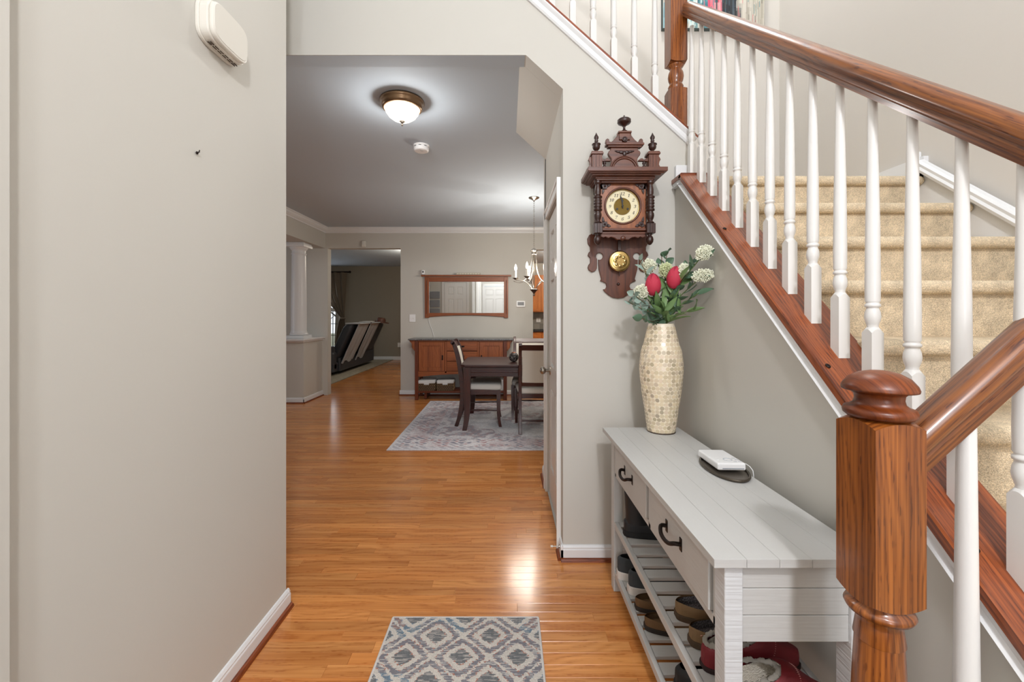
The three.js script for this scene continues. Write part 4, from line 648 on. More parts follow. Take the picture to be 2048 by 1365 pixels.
{
  const dbl = (c, r = 0.7) => std({ color: c, roughness: r, side: THREE.DoubleSide });
  const U = 0.333, Lw = 0.0985;
  const boot = { L: 0.29, W: 0.098, hH: 0.075, hT: 0.05, base: 0.02, o0: 0.02, o1: 0.42, oa: 0.7, sole: 0.026 };
  shoe('boot', 'black leather ankle boot at the far end of the upper slatted shelf', [0.525, U, -1.915], 0.0, boot, { sole: paint('#141416', 0.7), upper: dbl('#1e1f22', 0.45), lining: dbl('#2a2a2c', 0.9) }, null, (t) => mesh('shaft', lathe([[0.047, 0.06], [0.047, 0.1], [0.05, 0.17], [0.051, 0.19], [0.047, 0.19], [0.044, 0.1]], 28).scale(1.25, 1, 0.88).translate(0.066, 0, 0), dbl('#1e1f22', 0.45), t));
  const sn = { L: 0.285, W: 0.094, hH: 0.1, hT: 0.045, hM: 0.075, base: 0.028, o0: 0.04, o1: 0.42, oa: 0.45, sole: 0.036, grow: 0.004 }, snm = { sole: paint('#d8d2cc', 0.6), upper: dbl('#3e4245', 0.9), lining: dbl('#25272a', 0.95) };
  shoe('sneaker', 'farther dark grey sneaker with thick white sole on the lower shelf', [0.515, Lw, -1.985], -0.06, sn, snm);
  shoe('sneaker', 'nearer dark grey sneaker with thick white sole on the lower shelf', [0.535, Lw, -1.875], 0.05, sn, snm);
  const sl = { L: 0.28, W: 0.096, hH: 0.05, hT: 0.045, hM: 0.06, base: 0.014, o0: 0.0, o1: 0.62, oa: 0.74, sole: 0.018 }, slm = { sole: paint('#2b211a', 0.8), upper: dbl('#6a4d2e', 0.75), lining: dbl('#7a6043', 0.95) };
  shoe('slipper', 'farther brown suede slipper on the lower shelf, next to the white soled sneakers', [0.535, Lw, -1.775], -0.02, sl, slm);
  shoe('slipper', 'nearer brown suede slipper on the lower shelf, turned slightly towards the front door', [0.538, Lw, -1.665], -0.12, sl, slm);
  const felt = std({ map: tex(128, 128, (u, v) => { const k = 60 + 110 * Math.pow(fbm(u, v, 40, 40, 2, 6), 1.4); return [k * 1.02, k * 0.98, k]; }, [0.1, 0.1]), roughness: 1, side: THREE.DoubleSide });
  const cl = { L: 0.285, W: 0.104, hH: 0.058, hT: 0.05, hM: 0.075, base: 0.016, o0: 0.0, o1: 0.6, oa: 0.76, sole: 0.02 }, clm = { sole: paint('#4a3826', 0.8), upper: dbl('#7c6040', 0.7), lining: felt };
  const strap = (t) => mesh('strap', tube([[0.14, 0.02, -0.052], [0.155, 0.06, -0.05], [0.18, 0.085, -0.02], [0.18, 0.085, 0.02], [0.155, 0.06, 0.05], [0.14, 0.02, 0.052]], 0.003, 24, 6), dbl('#8d7350'), t);
  shoe('clog', 'farther brown clog with speckled felt lining on the upper shelf', [0.553, U, -1.395], -0.03, cl, clm, null, strap);
  shoe('clog', 'nearer brown clog with speckled felt lining on the upper shelf', [0.55, U, -1.282], 0.0, cl, clm, null, strap);
  // red slippers with fleece
  const fl = std({ color: '#f0e8da', roughness: 1, side: THREE.DoubleSide, bumpMap: T.carpetBump, bumpScale: 0.003 });
  const rs = { L: 0.275, W: 0.104, hH: 0.075, hT: 0.055, hM: 0.09, base: 0.012, o0: 0.03, o1: 0.56, oa: 0.5, sole: 0.014 }, rsm = { sole: paint('#2a1414', 0.8), upper: dbl('#761820', 0.6), lining: fl };
  const fleece = (t) => {
    const gs = [], r = rng(5); for (let i = 0; i < 70; i++) { const a = i / 70 * 6.2832, x = 0.081 + 0.072 * Math.cos(a), z = 0.034 * Math.sin(a), y = 0.012 + 0.072 + 0.012 * Math.cos(a); gs.push(sphere(0.0042 + r() * 0.0035, x, y - 0.006 * r(), z, 1, 0.9, 1, 7, 5)); } mesh('fleece_trim', gs, fl, t);
    const st = []; for (let i = 0; i < 26; i++) { const a = -1.25 + i / 25 * 2.5, x = 0.165 + 0.03 * Math.cos(a), z = 0.047 * Math.sin(a); st.push(rod([x, 0.012 + 0.082 * Math.pow(Math.cos(a * 0.8), 0.8), z], [x + 0.002, 0.012 + 0.082 * Math.pow(Math.cos(a * 0.8), 0.8) + 0.002, z + 0.003], 0.0009, 0.0009, 5)); }
    for (const s of [-1, 1]) for (let i = 0; i < 10; i++) st.push(rod([0.02 + i * 0.012, 0.05 + i * 0.001, s * 0.05], [0.026 + i * 0.012, 0.051 + i * 0.001, s * 0.0505], 0.0009, 0.0009, 5)); mesh('stitching', st, paint('#d9a39a', 0.8), t);
  };
  shoe('fleece_slipper', 'farther dark red slipper with cream fleece lining on the upper shelf', [0.548, U, -1.195], 0.05, rs, rsm, null, fleece);
  shoe('fleece_slipper', 'nearer dark red slipper with cream fleece lining beside the bench leg', [0.535, U, -1.085], -0.02, rs, rsm, null, fleece);
  shoe('black_shoe', 'plain black rubber shoe alone on the near part of the lower shelf', [0.55, Lw, -1.39], 0.0, { L: 0.28, W: 0.1, hH: 0.075, hT: 0.05, base: 0.02, o0: 0.05, o1: 0.4, oa: 0.45, sole: 0.026 }, { sole: paint('#18181a', 0.7), upper: dbl('#1d1e20', 0.6), lining: dbl('#101012', 0.9) });
}
// ---------------------------------------------------------------- dining table and chairs
{
  const x0 = -0.535, x1 = 1.18, z0 = -5.73, z1 = -4.8, cx = (x0 + x1) / 2, cz = (z0 + z1) / 2, w = x1 - x0, d = z1 - z0;
  const t = thing('dining_table', 'dark mahogany dining table with clipped corners standing on the faded rug', 'table', [cx, 0, cz]);
  const o = (e, c) => [[-w / 2 + e + c, -d / 2 + e], [w / 2 - e - c, -d / 2 + e], [w / 2 - e, -d / 2 + e + c], [w / 2 - e, d / 2 - e - c], [w / 2 - e - c, d / 2 - e], [-w / 2 + e + c, d / 2 - e], [-w / 2 + e, d / 2 - e - c], [-w / 2 + e, -d / 2 + e + c]];
  mesh('table_top', [ext(shape(o(0, 0.05)), 0.022, 0.005, 'x', 2).rotateX(Math.PI / 2).translate(0, 0.758, 0), ext(shape(o(0.012, 0.05)), 0.012, 0.004).rotateX(Math.PI / 2).translate(0, 0.738, 0)], M.mahog, t);
  for (const s of [-1, 1]) {
    mesh('apron', [rbox(w - 0.2, 0.1, 0.022, 0.002, 0, 0.672, s * (d / 2 - 0.05)), rbox(w - 0.19, 0.018, 0.032, 0.008, 0, 0.675, s * (d / 2 - 0.046)), rbox(w - 0.19, 0.012, 0.03, 0.005, 0, 0.627, s * (d / 2 - 0.047))], M.mahog, t);
    mesh('apron', [rbox(0.022, 0.1, d - 0.2, 0.002, s * (w / 2 - 0.05), 0.672, 0, 'z'), rbox(0.032, 0.018, d - 0.19, 0.008, s * (w / 2 - 0.046), 0.675, 0, 'z')], M.mahog, t);
  }
  const leg = new THREE.BoxGeometry(0.08, 0.735, 0.08, 2, 14, 2).translate(0, 0.3675, 0), p = leg.attributes.position;
  for (let i = 0; i < p.count; i++) { const y = p.getY(i), k = y > 0.6 ? 1 : lerp(0.62, 1, Math.pow(clamp(y / 0.6), 0.8)), out = y < 0.25 ? Math.pow((0.25 - y) / 0.25, 2) * 0.03 : 0; p.setX(i, p.getX(i) * k - out); p.setZ(i, p.getZ(i) * k + out * 0.6); }
  leg.computeVertexNormals(); const lg = toCreasedNormals(uvBox(leg, 'y'), 0.5);
  for (const sx of [-1, 1]) for (const sz of [-1, 1]) { const l = mesh('leg', lg, M.mahog, t); l.position.set(sx * (w / 2 - 0.075), 0.008, sz * (d / 2 - 0.065)); l.rotation.y = sx < 0 ? (sz > 0 ? 0 : -Math.PI / 2) : (sz > 0 ? Math.PI / 2 : Math.PI); }
}
let chair0;
{ // faces +z; origin on the floor under the seat
  const t = chair0 = thing('dining_chair', 'mahogany dining chair with cream seat pushed in at the table end', 'chair', [0, 0, 0]);
  const W = 0.47, prof = [[-0.3, 0.008], [-0.262, 0.12], [-0.235, 0.28], [-0.228, 0.43], [-0.236, 0.55], [-0.256, 0.7], [-0.285, 0.85], [-0.315, 0.95], [-0.342, 1.0]];
  const c = new THREE.CatmullRomCurve3(prof.map(([z, y]) => new THREE.Vector3(z, y, 0))), N = 30, a = [], b = [];
  for (let i = 0; i <= N; i++) { const u = i / N, q = c.getPoint(u), tg = c.getTangent(u), h = 0.021 + 0.006 * Math.sin(Math.PI * u) ; a.push([q.x - tg.y * -h, q.y + tg.x * -h]); b.push([q.x + tg.y * -h, q.y - tg.x * -h]); }
  const post = ext(shape([...a, ...b.reverse()]), 0.036, 0.004, 'x', 2);
  for (const s of [-1, 1]) mesh('rear_leg', [post.clone().rotateY(-Math.PI / 2).translate(0.018 + s * (W / 2 - 0.02), 0, 0), new THREE.CylinderGeometry(0.026, 0.026, 0.036, 18).rotateZ(Math.PI / 2).translate(s * (W / 2 - 0.02), 0.995, -0.342)], M.mahog, t);
  const fl = new THREE.BoxGeometry(0.046, 0.43, 0.046, 2, 10, 2).translate(0, 0.215, 0), p = fl.attributes.position;
  for (let i = 0; i < p.count; i++) { const y = p.getY(i), k = lerp(0.68, 1, clamp(y / 0.3)), o = y < 0.18 ? Math.pow((0.18 - y) / 0.18, 2) * 0.022 : 0; p.setX(i, p.getX(i) * k); p.setZ(i, p.getZ(i) * k + o); }
  fl.computeVertexNormals(); const flg = toCreasedNormals(uvBox(fl, 'y'), 0.5);
  for (const s of [-1, 1]) { const l = mesh('front_leg', flg, M.mahog, t); l.position.set(s * (W / 2 + 0.012), 0.008, 0.2); }
  mesh('seat_frame', [rbox(W + 0.03, 0.06, 0.022, 0.003, 0, 0.415, 0.205), ...[-1, 1].map((s) => rbox(0.022, 0.06, 0.42, 0.003, s * (W / 2 + 0.0), 0.415, -0.01, 'z')), rbox(W - 0.05, 0.05, 0.022, 0.003, 0, 0.415, -0.215)], M.mahog, t);
  const cu = new RoundedBoxGeometry(W + 0.05, 0.075, 0.465, 5, 0.032).toNonIndexed(), q = cu.attributes.position; for (let i = 0; i < q.count; i++) { const z = q.getZ(i), x = q.getX(i), y = q.getY(i); q.setX(i, x * lerp(0.9, 1.02, (z + 0.23) / 0.46)); if (y > 0) q.setY(i, y + 0.016 * (1 - Math.pow(x / 0.26, 2)) * (1 - Math.pow(z / 0.24, 2))); } cu.computeVertexNormals();
  mesh('seat', toCreasedNormals(uvBox(cu, 'x'), 1.0).translate(0, 0.472, 0.005), M.seat, t);
  const bend = (g, y0 = 0.58, y1 = 0.93) => { const v = g.attributes.position; for (let i = 0; i < v.count; i++) { const y = v.getY(i), u = clamp(y / 1.0); let zz = -0.236; for (let k = 1; k < prof.length; k++) if (prof[k][1] >= y) { zz = lerp(prof[k - 1][0], prof[k][0], (y - prof[k - 1][1]) / (prof[k][1] - prof[k - 1][1])); break; } v.setZ(i, v.getZ(i) + zz - 0.028 * (1 - Math.pow(v.getX(i) / 0.22, 2))); } g.computeVertexNormals(); return g; };
  const grid = (w, h, d, y) => { const g = new THREE.BoxGeometry(w, h, d, 12, 10, 2).translate(0, y, 0); return g; };
  mesh('backrest', toCreasedNormals(uvBox(bend(grid(W - 0.085, 0.36, 0.04, 0.755)), 'x'), 0.7), M.cream, t);
  mesh('top_rail', toCreasedNormals(uvBox(bend(grid(W - 0.06, 0.062, 0.034, 0.965)), 'x'), 0.7), M.mahog, t);
  mesh('lower_rail', toCreasedNormals(uvBox(bend(grid(W - 0.07, 0.045, 0.03, 0.555)), 'x'), 0.7), M.mahog, t);
  const str = (x0, z0, x1, z1, y) => { const L = Math.hypot(x1 - x0, z1 - z0), g = lathe([[0.008, -L / 2], [0.0085, -L / 4], [0.013, 0], [0.0085, L / 4], [0.008, L / 2]], 12).rotateX(Math.PI / 2).rotateY(Math.atan2(x1 - x0, z1 - z0)); return g.translate((x0 + x1) / 2, y, (z0 + z1) / 2); };
  for (const s of [-1, 1]) mesh('stretcher', str(s * (W / 2 - 0.02), -0.245, s * (W / 2 + 0.012), 0.2, 0.2), M.mahog, t);
  mesh('stretcher', str(-W / 2 + 0.02, -0.26, W / 2 - 0.02, -0.26, 0.15), M.mahog, t);
  t.position.set(-0.31, 0, -5.24); t.rotation.y = Math.PI / 2 + 0.02;
  copyOf(t, 'mahogany dining chair with cream upholstered back, its back turned to the hall', [0.355, 0, -4.965], Math.PI);
  copyOf(t, 'mahogany dining chair on the far side of the table, facing the hall', [0.315, 0, -5.57], 0.0);
}
{
  const t = thing('woven_ball', 'dark speckled decorative ball with orange reflection shaped as a ring on the dining table', 'decoration', [0.075, 0.758, -5.12]);
  mesh('ball', sphere(0.058, 0, 0.058, 0, 1, 1, 1, 28, 20), std({ map: tex(256, 128, (u, v) => { const n = vnoise(u * 46, v * 24, 46, 24, 3), k = n > 0.66 ? 150 : 34; return [k, k * 0.95, k * 0.92]; }), roughness: 0.5 }), t);
  mesh('reflection_ring', lathe([[0.004, 0.118], [0.02, 0.119], [0.027, 0.113], [0.026, 0.106]], 24), std({ color: '#b06f55', roughness: 0.3, metalness: 0.8 }), t);  // copper-coloured ring stands in for an orange reflection on the ball
}
// ---------------------------------------------------------------- sideboard
{
  const s = -0.7235, zf = 0.36, t = thing('sideboard', 'brown mission style sideboard with granite top against the dining room wall', 'sideboard', [s, 0, -6.965]);
  mesh('top', rbox(1.63, 0.022, 0.42, 0.004, 0, 0.941, 0.2), M.granite, t);
  for (const x of [-1, 1]) for (const z of [0.03, zf]) mesh('leg', rbox(0.052, 0.93, 0.052, 0.003, x * 0.688, 0.465, z - 0.01, 'y'), M.cherryDark, t);
  mesh('case', [box(1.34, 0.5, 0.018, 0, 0.67, 0.02), box(1.34, 0.5, 0.3, 0, 0.675, 0.18)], M.cherryDark, t);
  mesh('face_frame', [rbox(1.33, 0.024, 0.02, 0.002, 0, 0.917, zf), rbox(1.33, 0.03, 0.02, 0.002, 0, 0.432, zf), rbox(0.03, 0.5, 0.02, 0.002, -0.235, 0.67, zf, 'y'), rbox(0.03, 0.5, 0.02, 0.002, 0.27, 0.67, zf, 'y')], M.cherry, t);
  const arch = shape([[-0.665, 0.44], [-0.665, 0.36], ...Array.from({ length: 21 }, (_, i) => { const u = i / 20 * 2 - 1; return [u * 0.62, 0.362 + 0.04 * (1 - u * u)]; }), [0.665, 0.36], [0.665, 0.44]]); mesh('arched_apron', ext(arch, 0.02, 0.002).translate(0, 0, zf - 0.012), M.cherry, t);
  const doorPart = (x0, x1, hx) => {
    const w = x1 - x0, cx = (x0 + x1) / 2, h = 0.452, f = shape(rect(-w / 2, w / 2, 0, h)); f.holes.push(shape(rect(-w / 2 + 0.06, w / 2 - 0.06, 0.06, h - 0.06)));
    const d = mesh('door', [ext(f, 0.02, 0.002, 'y').translate(cx, 0.45, zf - 0.002), box(w - 0.1, h - 0.1, 0.008, cx, 0.45 + h / 2, zf + 0.004, 'y')], M.cherry, t);
    mesh('handle', [rbox(0.022, 0.075, 0.006, 0.002, hx, 0.66, zf + 0.02, 'y'), rbox(0.014, 0.04, 0.014, 0.004, hx, 0.65, zf + 0.026, 'y')], M.iron, d);
  };
  doorPart(-0.655, -0.255, -0.285); doorPart(0.292, 0.655, 0.32);
  for (const [y0, h] of [[0.765, 0.138], [0.607, 0.148], [0.452, 0.145]]) { const d = mesh('drawer', [rbox(0.472, h, 0.02, 0.003, 0.018, y0 + h / 2, zf + 0.006), rbox(0.452, h - 0.02, 0.006, 0.002, 0.018, y0 + h / 2, zf + 0.015)], M.cherry, t); mesh('handle', [rbox(0.075, 0.022, 0.006, 0.002, 0.018, y0 + h / 2, zf + 0.02), rbox(0.045, 0.014, 0.014, 0.004, 0.018, y0 + h / 2 - 0.006, zf + 0.026)], M.iron, d); }
  for (const x of [-1, 1]) mesh('corbel', ext(shape(spline([[0, 0.93], [0.085, 0.93], [0.085, 0.912], [0.06, 0.89], [0.05, 0.86], [0.05, 0.82], [0.028, 0.79], [0.012, 0.77], [0, 0.76]], 30).map(([a, b]) => [x * a, b])), 0.03, 0.003, 'y').translate(x * 0.714, 0, zf - 0.025), M.cherry, t);
  mesh('bottom_shelf', [rbox(1.36, 0.022, 0.36, 0.003, 0, 0.13, 0.19), rbox(1.33, 0.03, 0.02, 0.003, 0, 0.125, zf - 0.006)], M.cherryDark, t);
  mesh('foot_rail', rbox(0.04, 0.1, 0.3, 0.003, -0.56, 0.06, 0.16, 'z'), M.cherryDark, t);
  function basket(label, x) {
    const b = thing('basket', label, 'basket', [s + x, 0.141, -6.72], 0), bw = 0.25, bh = 0.12, bd = 0.24, g = [];
    for (let r = 0; r < 5; r++) for (let k = 0; k < 9; k++) { const off = (r % 2) * 0.5; const px = (k + off) / 9 * bw - bw / 2; if (px > bw / 2 - 0.008) continue; for (const sg of [-1, 1]) g.push(sphere(0.0115, px + 0.007, 0.014 + r * 0.023, sg * bd / 2, 1.05, 0.5, 0.4, 8, 6)); }
    for (let r = 0; r < 5; r++) for (let k = 0; k < 8; k++) for (const sg of [-1, 1]) g.push(sphere(0.014, sg * bw / 2, 0.014 + r * 0.023, (k + (r % 2) * 0.5) / 8 * bd - bd / 2 + 0.008, 0.45, 0.6, 1.05, 8, 6));
    mesh('wicker_body', box(bw - 0.006, bh, bd - 0.006, 0, bh / 2, 0), paint('#2c1d12', 0.9), b); const wv = mesh('weave', g, paint('#8f7452', 0.85), b); wv.userData.kind = 'stuff';
    const lin = new RoundedBoxGeometry(bw + 0.012, 0.05, bd + 0.012, 3, 0.012).toNonIndexed(), p = lin.attributes.position; for (let i = 0; i < p.count; i++) p.setY(i, p.getY(i) + 0.004 * Math.sin(p.getX(i) * 70 + p.getZ(i) * 50)); lin.computeVertexNormals();
    mesh('cloth_liner', [toCreasedNormals(uvBox(lin), 1).translate(0, bh + 0.018, 0), rbox(0.08, 0.03, 0.006, 0.002, 0, bh - 0.008, bd / 2 + 0.008)], paint('#c9c8c6', 0.95), b);
  }
  basket('wicker basket with white liner, first from the sideboard leg on the open shelf', -0.535); basket('wicker basket with white liner, second on the shelf under the sideboard', -0.245);
  const pr = thing('printer', 'black and white boxy printer on the open shelf behind the chair seat', 'printer', [s + 0.37, 0.141, -6.72]); mesh('body', [rbox(0.33, 0.1, 0.24, 0.01, 0, 0.05, 0)], paint('#d5d5d4', 0.5), pr); mesh('lid', rbox(0.32, 0.045, 0.24, 0.008, -0.005, 0.123, 0), paint('#1b1b1e', 0.4), pr); mesh('tray', rbox(0.24, 0.012, 0.03, 0.003, 0, 0.02, 0.128), paint('#f0f0f0', 0.5), pr);
  const wb = thing('carton', 'plain white carton next to the printer on the sideboard shelf', 'box', [s + 0.6, 0.141, -6.74]); mesh('carton_body', rbox(0.12, 0.17, 0.2, 0.003, 0, 0.085, 0), paint('#d9d9d8', 0.7), wb); mesh('flap', rbox(0.118, 0.002, 0.1, 0.0008, 0, 0.171, 0.05), paint('#cfcfce', 0.7), wb);
}
// ---------------------------------------------------------------- mirror and what is near it on the wall
{
  const t = thing('wall_mirror', 'wide wall mirror in brown mission style frame above the sideboard', 'mirror', [-0.672, 1.27, -6.995]); t.rotation.x = 0.02;
  const w = 1.366, h = 0.68;
  mesh('frame', [rbox(0.07, h - 0.01, 0.03, 0.003, -w / 2 + 0.035, h / 2, 0.02, 'y'), rbox(0.07, h - 0.01, 0.03, 0.003, w / 2 - 0.035, h / 2, 0.02, 'y'), rbox(w - 0.14, 0.075, 0.026, 0.003, 0, h - 0.045, 0.018), ext(shape([[-w / 2 + 0.06, 0.085], [-w / 2 + 0.06, 0.02], ...Array.from({ length: 17 }, (_, i) => { const u = i / 8 - 1; return [u * (w / 2 - 0.09), 0.022 + 0.026 * (1 - u * u)]; }), [w / 2 - 0.06, 0.02], [w / 2 - 0.06, 0.085]]), 0.026, 0.002).translate(0, 0, 0.005)], M.cherry, t);
  mesh('shelf', rbox(w + 0.1, 0.026, 0.085, 0.003, 0, h + 0.013, 0.045), M.cherry, t);
  for (const x of [-1, 1]) mesh('inlay_rod', rod([x * (w / 2 - 0.03), 0.07, 0.04], [x * (w / 2 - 0.03), h - 0.06, 0.04], 0.005), M.cherryDark, t);
  mesh('mirror_glass', box(w - 0.13, h - 0.13, 0.006, 0, h / 2 + 0.01, 0.012), M.mirror, t);
  const k = thing('security_camera', 'small white camera standing on the end of the mirror shelf', 'camera', [-1.375, 1.978, -6.94]); mesh('body', rbox(0.05, 0.075, 0.04, 0.012, 0, 0.04, 0), M.plasticWhite, k); mesh('lens', new THREE.CylinderGeometry(0.011, 0.011, 0.006, 18).scale(1, 1, 1.4).rotateX(Math.PI / 2).translate(0.0, 0.046, 0.021), M.black, k);
  const b = thing('decorative_strip', 'long narrow silver patterned plaque lying on top of the mirror shelf', 'decoration', [-0.64, 1.977, -6.935]); mesh('plaque', rbox(0.4, 0.032, 0.03, 0.004, 0, 0.016, 0), std({ color: '#a9a292', roughness: 0.45, metalness: 0.3 }), b); for (let i = 0; i < 9; i++) mesh('relief', rbox(0.028, 0.02, 0.006, 0.002, -0.17 + i * 0.0425, 0.016, 0.0155), paint('#cfcabc', 0.6), b);
  const c = tag(mesh('mirror_cord', tube([[-1.3, 1.3, -6.985], [-1.285, 1.2, -6.985], [-1.24, 1.08, -6.985], [-1.21, 0.98, -6.98], [-1.2, 0.957, -6.95]], 0.003, 30, 6), M.plasticWhite), 'thin white cord hanging from the mirror corner down to the sideboard', 'cord');
  const sw = thing('light_switch', 'white double light switch plate between doorway and mirror', 'light switch', [-1.564, 1.268, -6.998]); mesh('plate', rbox(0.1, 0.125, 0.008, 0.003, 0, 0, 0.004), M.plasticWhite, sw); for (const x of [-0.023, 0.023]) mesh('toggle', rbox(0.01, 0.022, 0.014, 0.003, x, 0.003, 0.011), M.plasticWhite, sw);
  const th = thing('thermostat', 'white thermostat with dark screen on the wall beside the kitchen', 'thermostat', [0.219, 1.503, -6.998]); mesh('body', rbox(0.146, 0.1, 0.022, 0.006, 0, 0, 0.011), M.plasticWhite, th); mesh('screen', rbox(0.104, 0.056, 0.004, 0.001, 0, 0.004, 0.0225), paint('#6d6f70', 0.25), th);
  const ms = thing('motion_sensor', 'small white motion sensor on the wall above the doorway', 'sensor', [-2.36, 2.487, -6.998]); mesh('body', rbox(0.066, 0.1, 0.04, 0.012, 0, 0, 0.02), M.plastic, ms); mesh('lens', rbox(0.036, 0.04, 0.01, 0.004, 0, 0.012, 0.04), paint('#d8d6d0', 0.3), ms);
}
// ---------------------------------------------------------------- column on the half wall
{
  const t = thing('column', 'round white column with square capital standing on the half wall', 'column', [-3.2, 0.968, -6.52]);
  mesh('plinth', rbox(0.27, 0.045, 0.27, 0.004, 0, 0.0225, 0), M.trim, t);
  mesh('shaft', lathe([[0.001, 0.045], [0.13, 0.045], [0.133, 0.06], [0.125, 0.075], [0.117, 0.08], [0.12, 0.09], [0.114, 0.1], [0.111, 0.12], [0.111, 0.5], [0.1, 1.25], [0.098, 1.27], [0.108, 1.28], [0.108, 1.292], [0.098, 1.296], [0.098, 1.34], [0.112, 1.35], [0.128, 1.375], [0.13, 1.385]], 40), M.trim, t);
  mesh('capital', [rbox(0.29, 0.04, 0.29, 0.004, 0, 1.405, 0), rbox(0.27, 0.03, 0.27, 0.004, 0, 1.435, 0)], M.trim, t);
}
// ---------------------------------------------------------------- lamps
{
  const glow = std({ color: '#fff6e8', emissive: '#fff1dc', emissiveIntensity: 6, roughness: 0.5 }), C = [0.324, -5.2];
  const t = thing('chandelier', 'brushed nickel chandelier with lit candle bulbs hanging over the table', 'chandelier', [C[0], 0, C[1]]);
  mesh('canopy', lathe([[0.0005, 2.76], [0.066, 2.758], [0.064, 2.752], [0.03, 2.735], [0.01, 2.722], [0.006, 2.71]], 28), M.nickel, t);
  const ch = []; for (let i = 0; i < 22; i++) { const y = 2.7 - i * 0.0258, g = new THREE.TorusGeometry(0.0085, 0.0018, 6, 14).scale(0.8, 1.7, 0.8); if (i % 2) g.rotateY(Math.PI / 2); ch.push(g.translate(0, y, 0)); } mesh('chain', ch, M.nickel, t);
  mesh('hub', [lathe([[0.005, 2.145], [0.012, 2.14], [0.03, 2.122], [0.043, 2.112], [0.044, 2.105], [0.03, 2.09], [0.034, 2.07], [0.03, 2.06], [0.012, 2.05]], 24), rod([0, 2.06, 0], [0, 1.62, 0], 0.007)], M.nickel, t);
  mesh('bottom_cup', [lathe([[0.008, 1.645], [0.052, 1.638], [0.05, 1.632], [0.02, 1.6], [0.008, 1.582], [0.013, 1.57], [0.013, 1.562], [0.0005, 1.552]], 24)], M.nickel, t);
  for (let k = 0; k < 5; k++) {
    const a = Math.PI + 0.12 + k * 6.2832 / 5, cx = Math.cos(a), cz = Math.sin(a), P = (r, y) => [cx * r, y, cz * r];
    const arm = mesh('arm', [tube([P(0.02, 2.07), P(0.034, 1.98), P(0.05, 1.86), P(0.1, 1.76), P(0.165, 1.722), P(0.25, 1.738)], 0.0048, 30, 8), tube([P(0.02, 1.635), P(0.06, 1.69), P(0.12, 1.735), P(0.2, 1.752), P(0.225, 1.755)], 0.0048, 24, 8)], M.nickel, t);
    mesh('drip_pan', lathe([[0.004, 1.752], [0.012, 1.756], [0.038, 1.776], [0.039, 1.779], [0.01, 1.772]], 20, cx * 0.225, 0, cz * 0.225), M.nickel, arm);
    mesh('candle_sleeve', lathe([[0.0105, 1.772], [0.0105, 1.868], [0.004, 1.87]], 14, cx * 0.225, 0, cz * 0.225), M.plastic, arm);
    mesh('bulb', lathe([[0.0005, 1.866], [0.009, 1.868], [0.0155, 1.884], [0.0165, 1.9], [0.012, 1.922], [0.005, 1.942], [0.0005, 1.95]], 16, cx * 0.225, 0, cz * 0.225), glow, arm);
    lampPoint([C[0] + cx * 0.225, 1.9, C[1] + cz * 0.225], 0.8, 0xfff6ea, 0.6);
  }
}
{
  const t = thing('ceiling_light', 'flush dome ceiling light with bronze rim and frosted glass, lit', 'ceiling light', [-0.706, 0, -2.85]);
  mesh('rim', lathe([[0.0005, 2.76], [0.145, 2.758], [0.148, 2.75], [0.143, 2.738], [0.135, 2.73], [0.138, 2.72], [0.128, 2.706], [0.118, 2.7], [0.116, 2.712]], 44), M.bronze, t);
  mesh('glass_dome', lathe([[0.0005, 2.622], [0.03, 2.624], [0.062, 2.636], [0.09, 2.657], [0.108, 2.682], [0.117, 2.708], [0.0005, 2.712]], 40), std({ color: '#fffaf0', emissive: '#fff4e2', emissiveIntensity: 2.6, roughness: 0.4 }), t);
  mesh('finial', lathe([[0.0005, 2.59], [0.006, 2.593], [0.007, 2.599], [0.003, 2.605], [0.008, 2.612], [0.02, 2.622], [0.0005, 2.63]], 18), M.nickel, t);
  lampPoint([-0.706, 2.665, -2.85], 1.15, 0xfffdfa, 3);
  const s = thing('smoke_detector', 'round white smoke detector on the ceiling behind the dome light', 'smoke detector', [-0.73, 0, -3.6]);
  mesh('body', lathe([[0.0005, 2.708], [0.05, 2.708], [0.06, 2.713], [0.064, 2.724], [0.064, 2.74], [0.058, 2.742], [0.058, 2.747], [0.066, 2.748], [0.067, 2.76]], 36), M.plasticWhite, s);
  mesh('vent', [0, 1, 2, 3, 4, 5, 6, 7].map((k) => box(0.022, 0.003, 0.004, 0, 2.7445, 0.0595).rotateY(k * 0.785)), M.black, s); mesh('test_button', lathe([[0.0005, 2.704], [0.014, 2.705], [0.015, 2.71]], 18, 0.012, 0, 0.03), paint('#cfd0d0', 0.4), s);
}
// unseen lamps added to brighten the foyer, stair landing, family room and kitchen
for (const [name, label, p, I, c] of [['added_pendant_light', 'unseen white globe pendant light added high in the foyer', [0.35, 3.1, 1.0], 12, 0xfaf9fc], ['ceiling_light', 'unseen white globe ceiling light added over the stair landing', [1.1, 4.9, -2.7], 4.8, 0xfffdf8], ['ceiling_light', 'unseen white globe ceiling light added in the family room, behind the doorway wall', [-1.95, 2.55, -9.3], 3.2, 0xfff0dc], ['ceiling_light', 'unseen white globe ceiling light added in the kitchen', [1.6, 2.6, -9.4], 7, 0xfff2e0]]) {
  const t = thing(name, label, 'ceiling light', p), top = p[1] > 3 ? 5.2 : 2.76;
  mesh('globe', sphere(0.12, 0, 0, 0), std({ color: '#ffffff', emissive: '#fff4e2', emissiveIntensity: 1.2, roughness: 0.4 }), t); mesh('stem', rod([0, 0.11, 0], [0, top - p[1], 0], 0.008), M.nickel, t);
  lampPoint(p, I, c, 5);
}
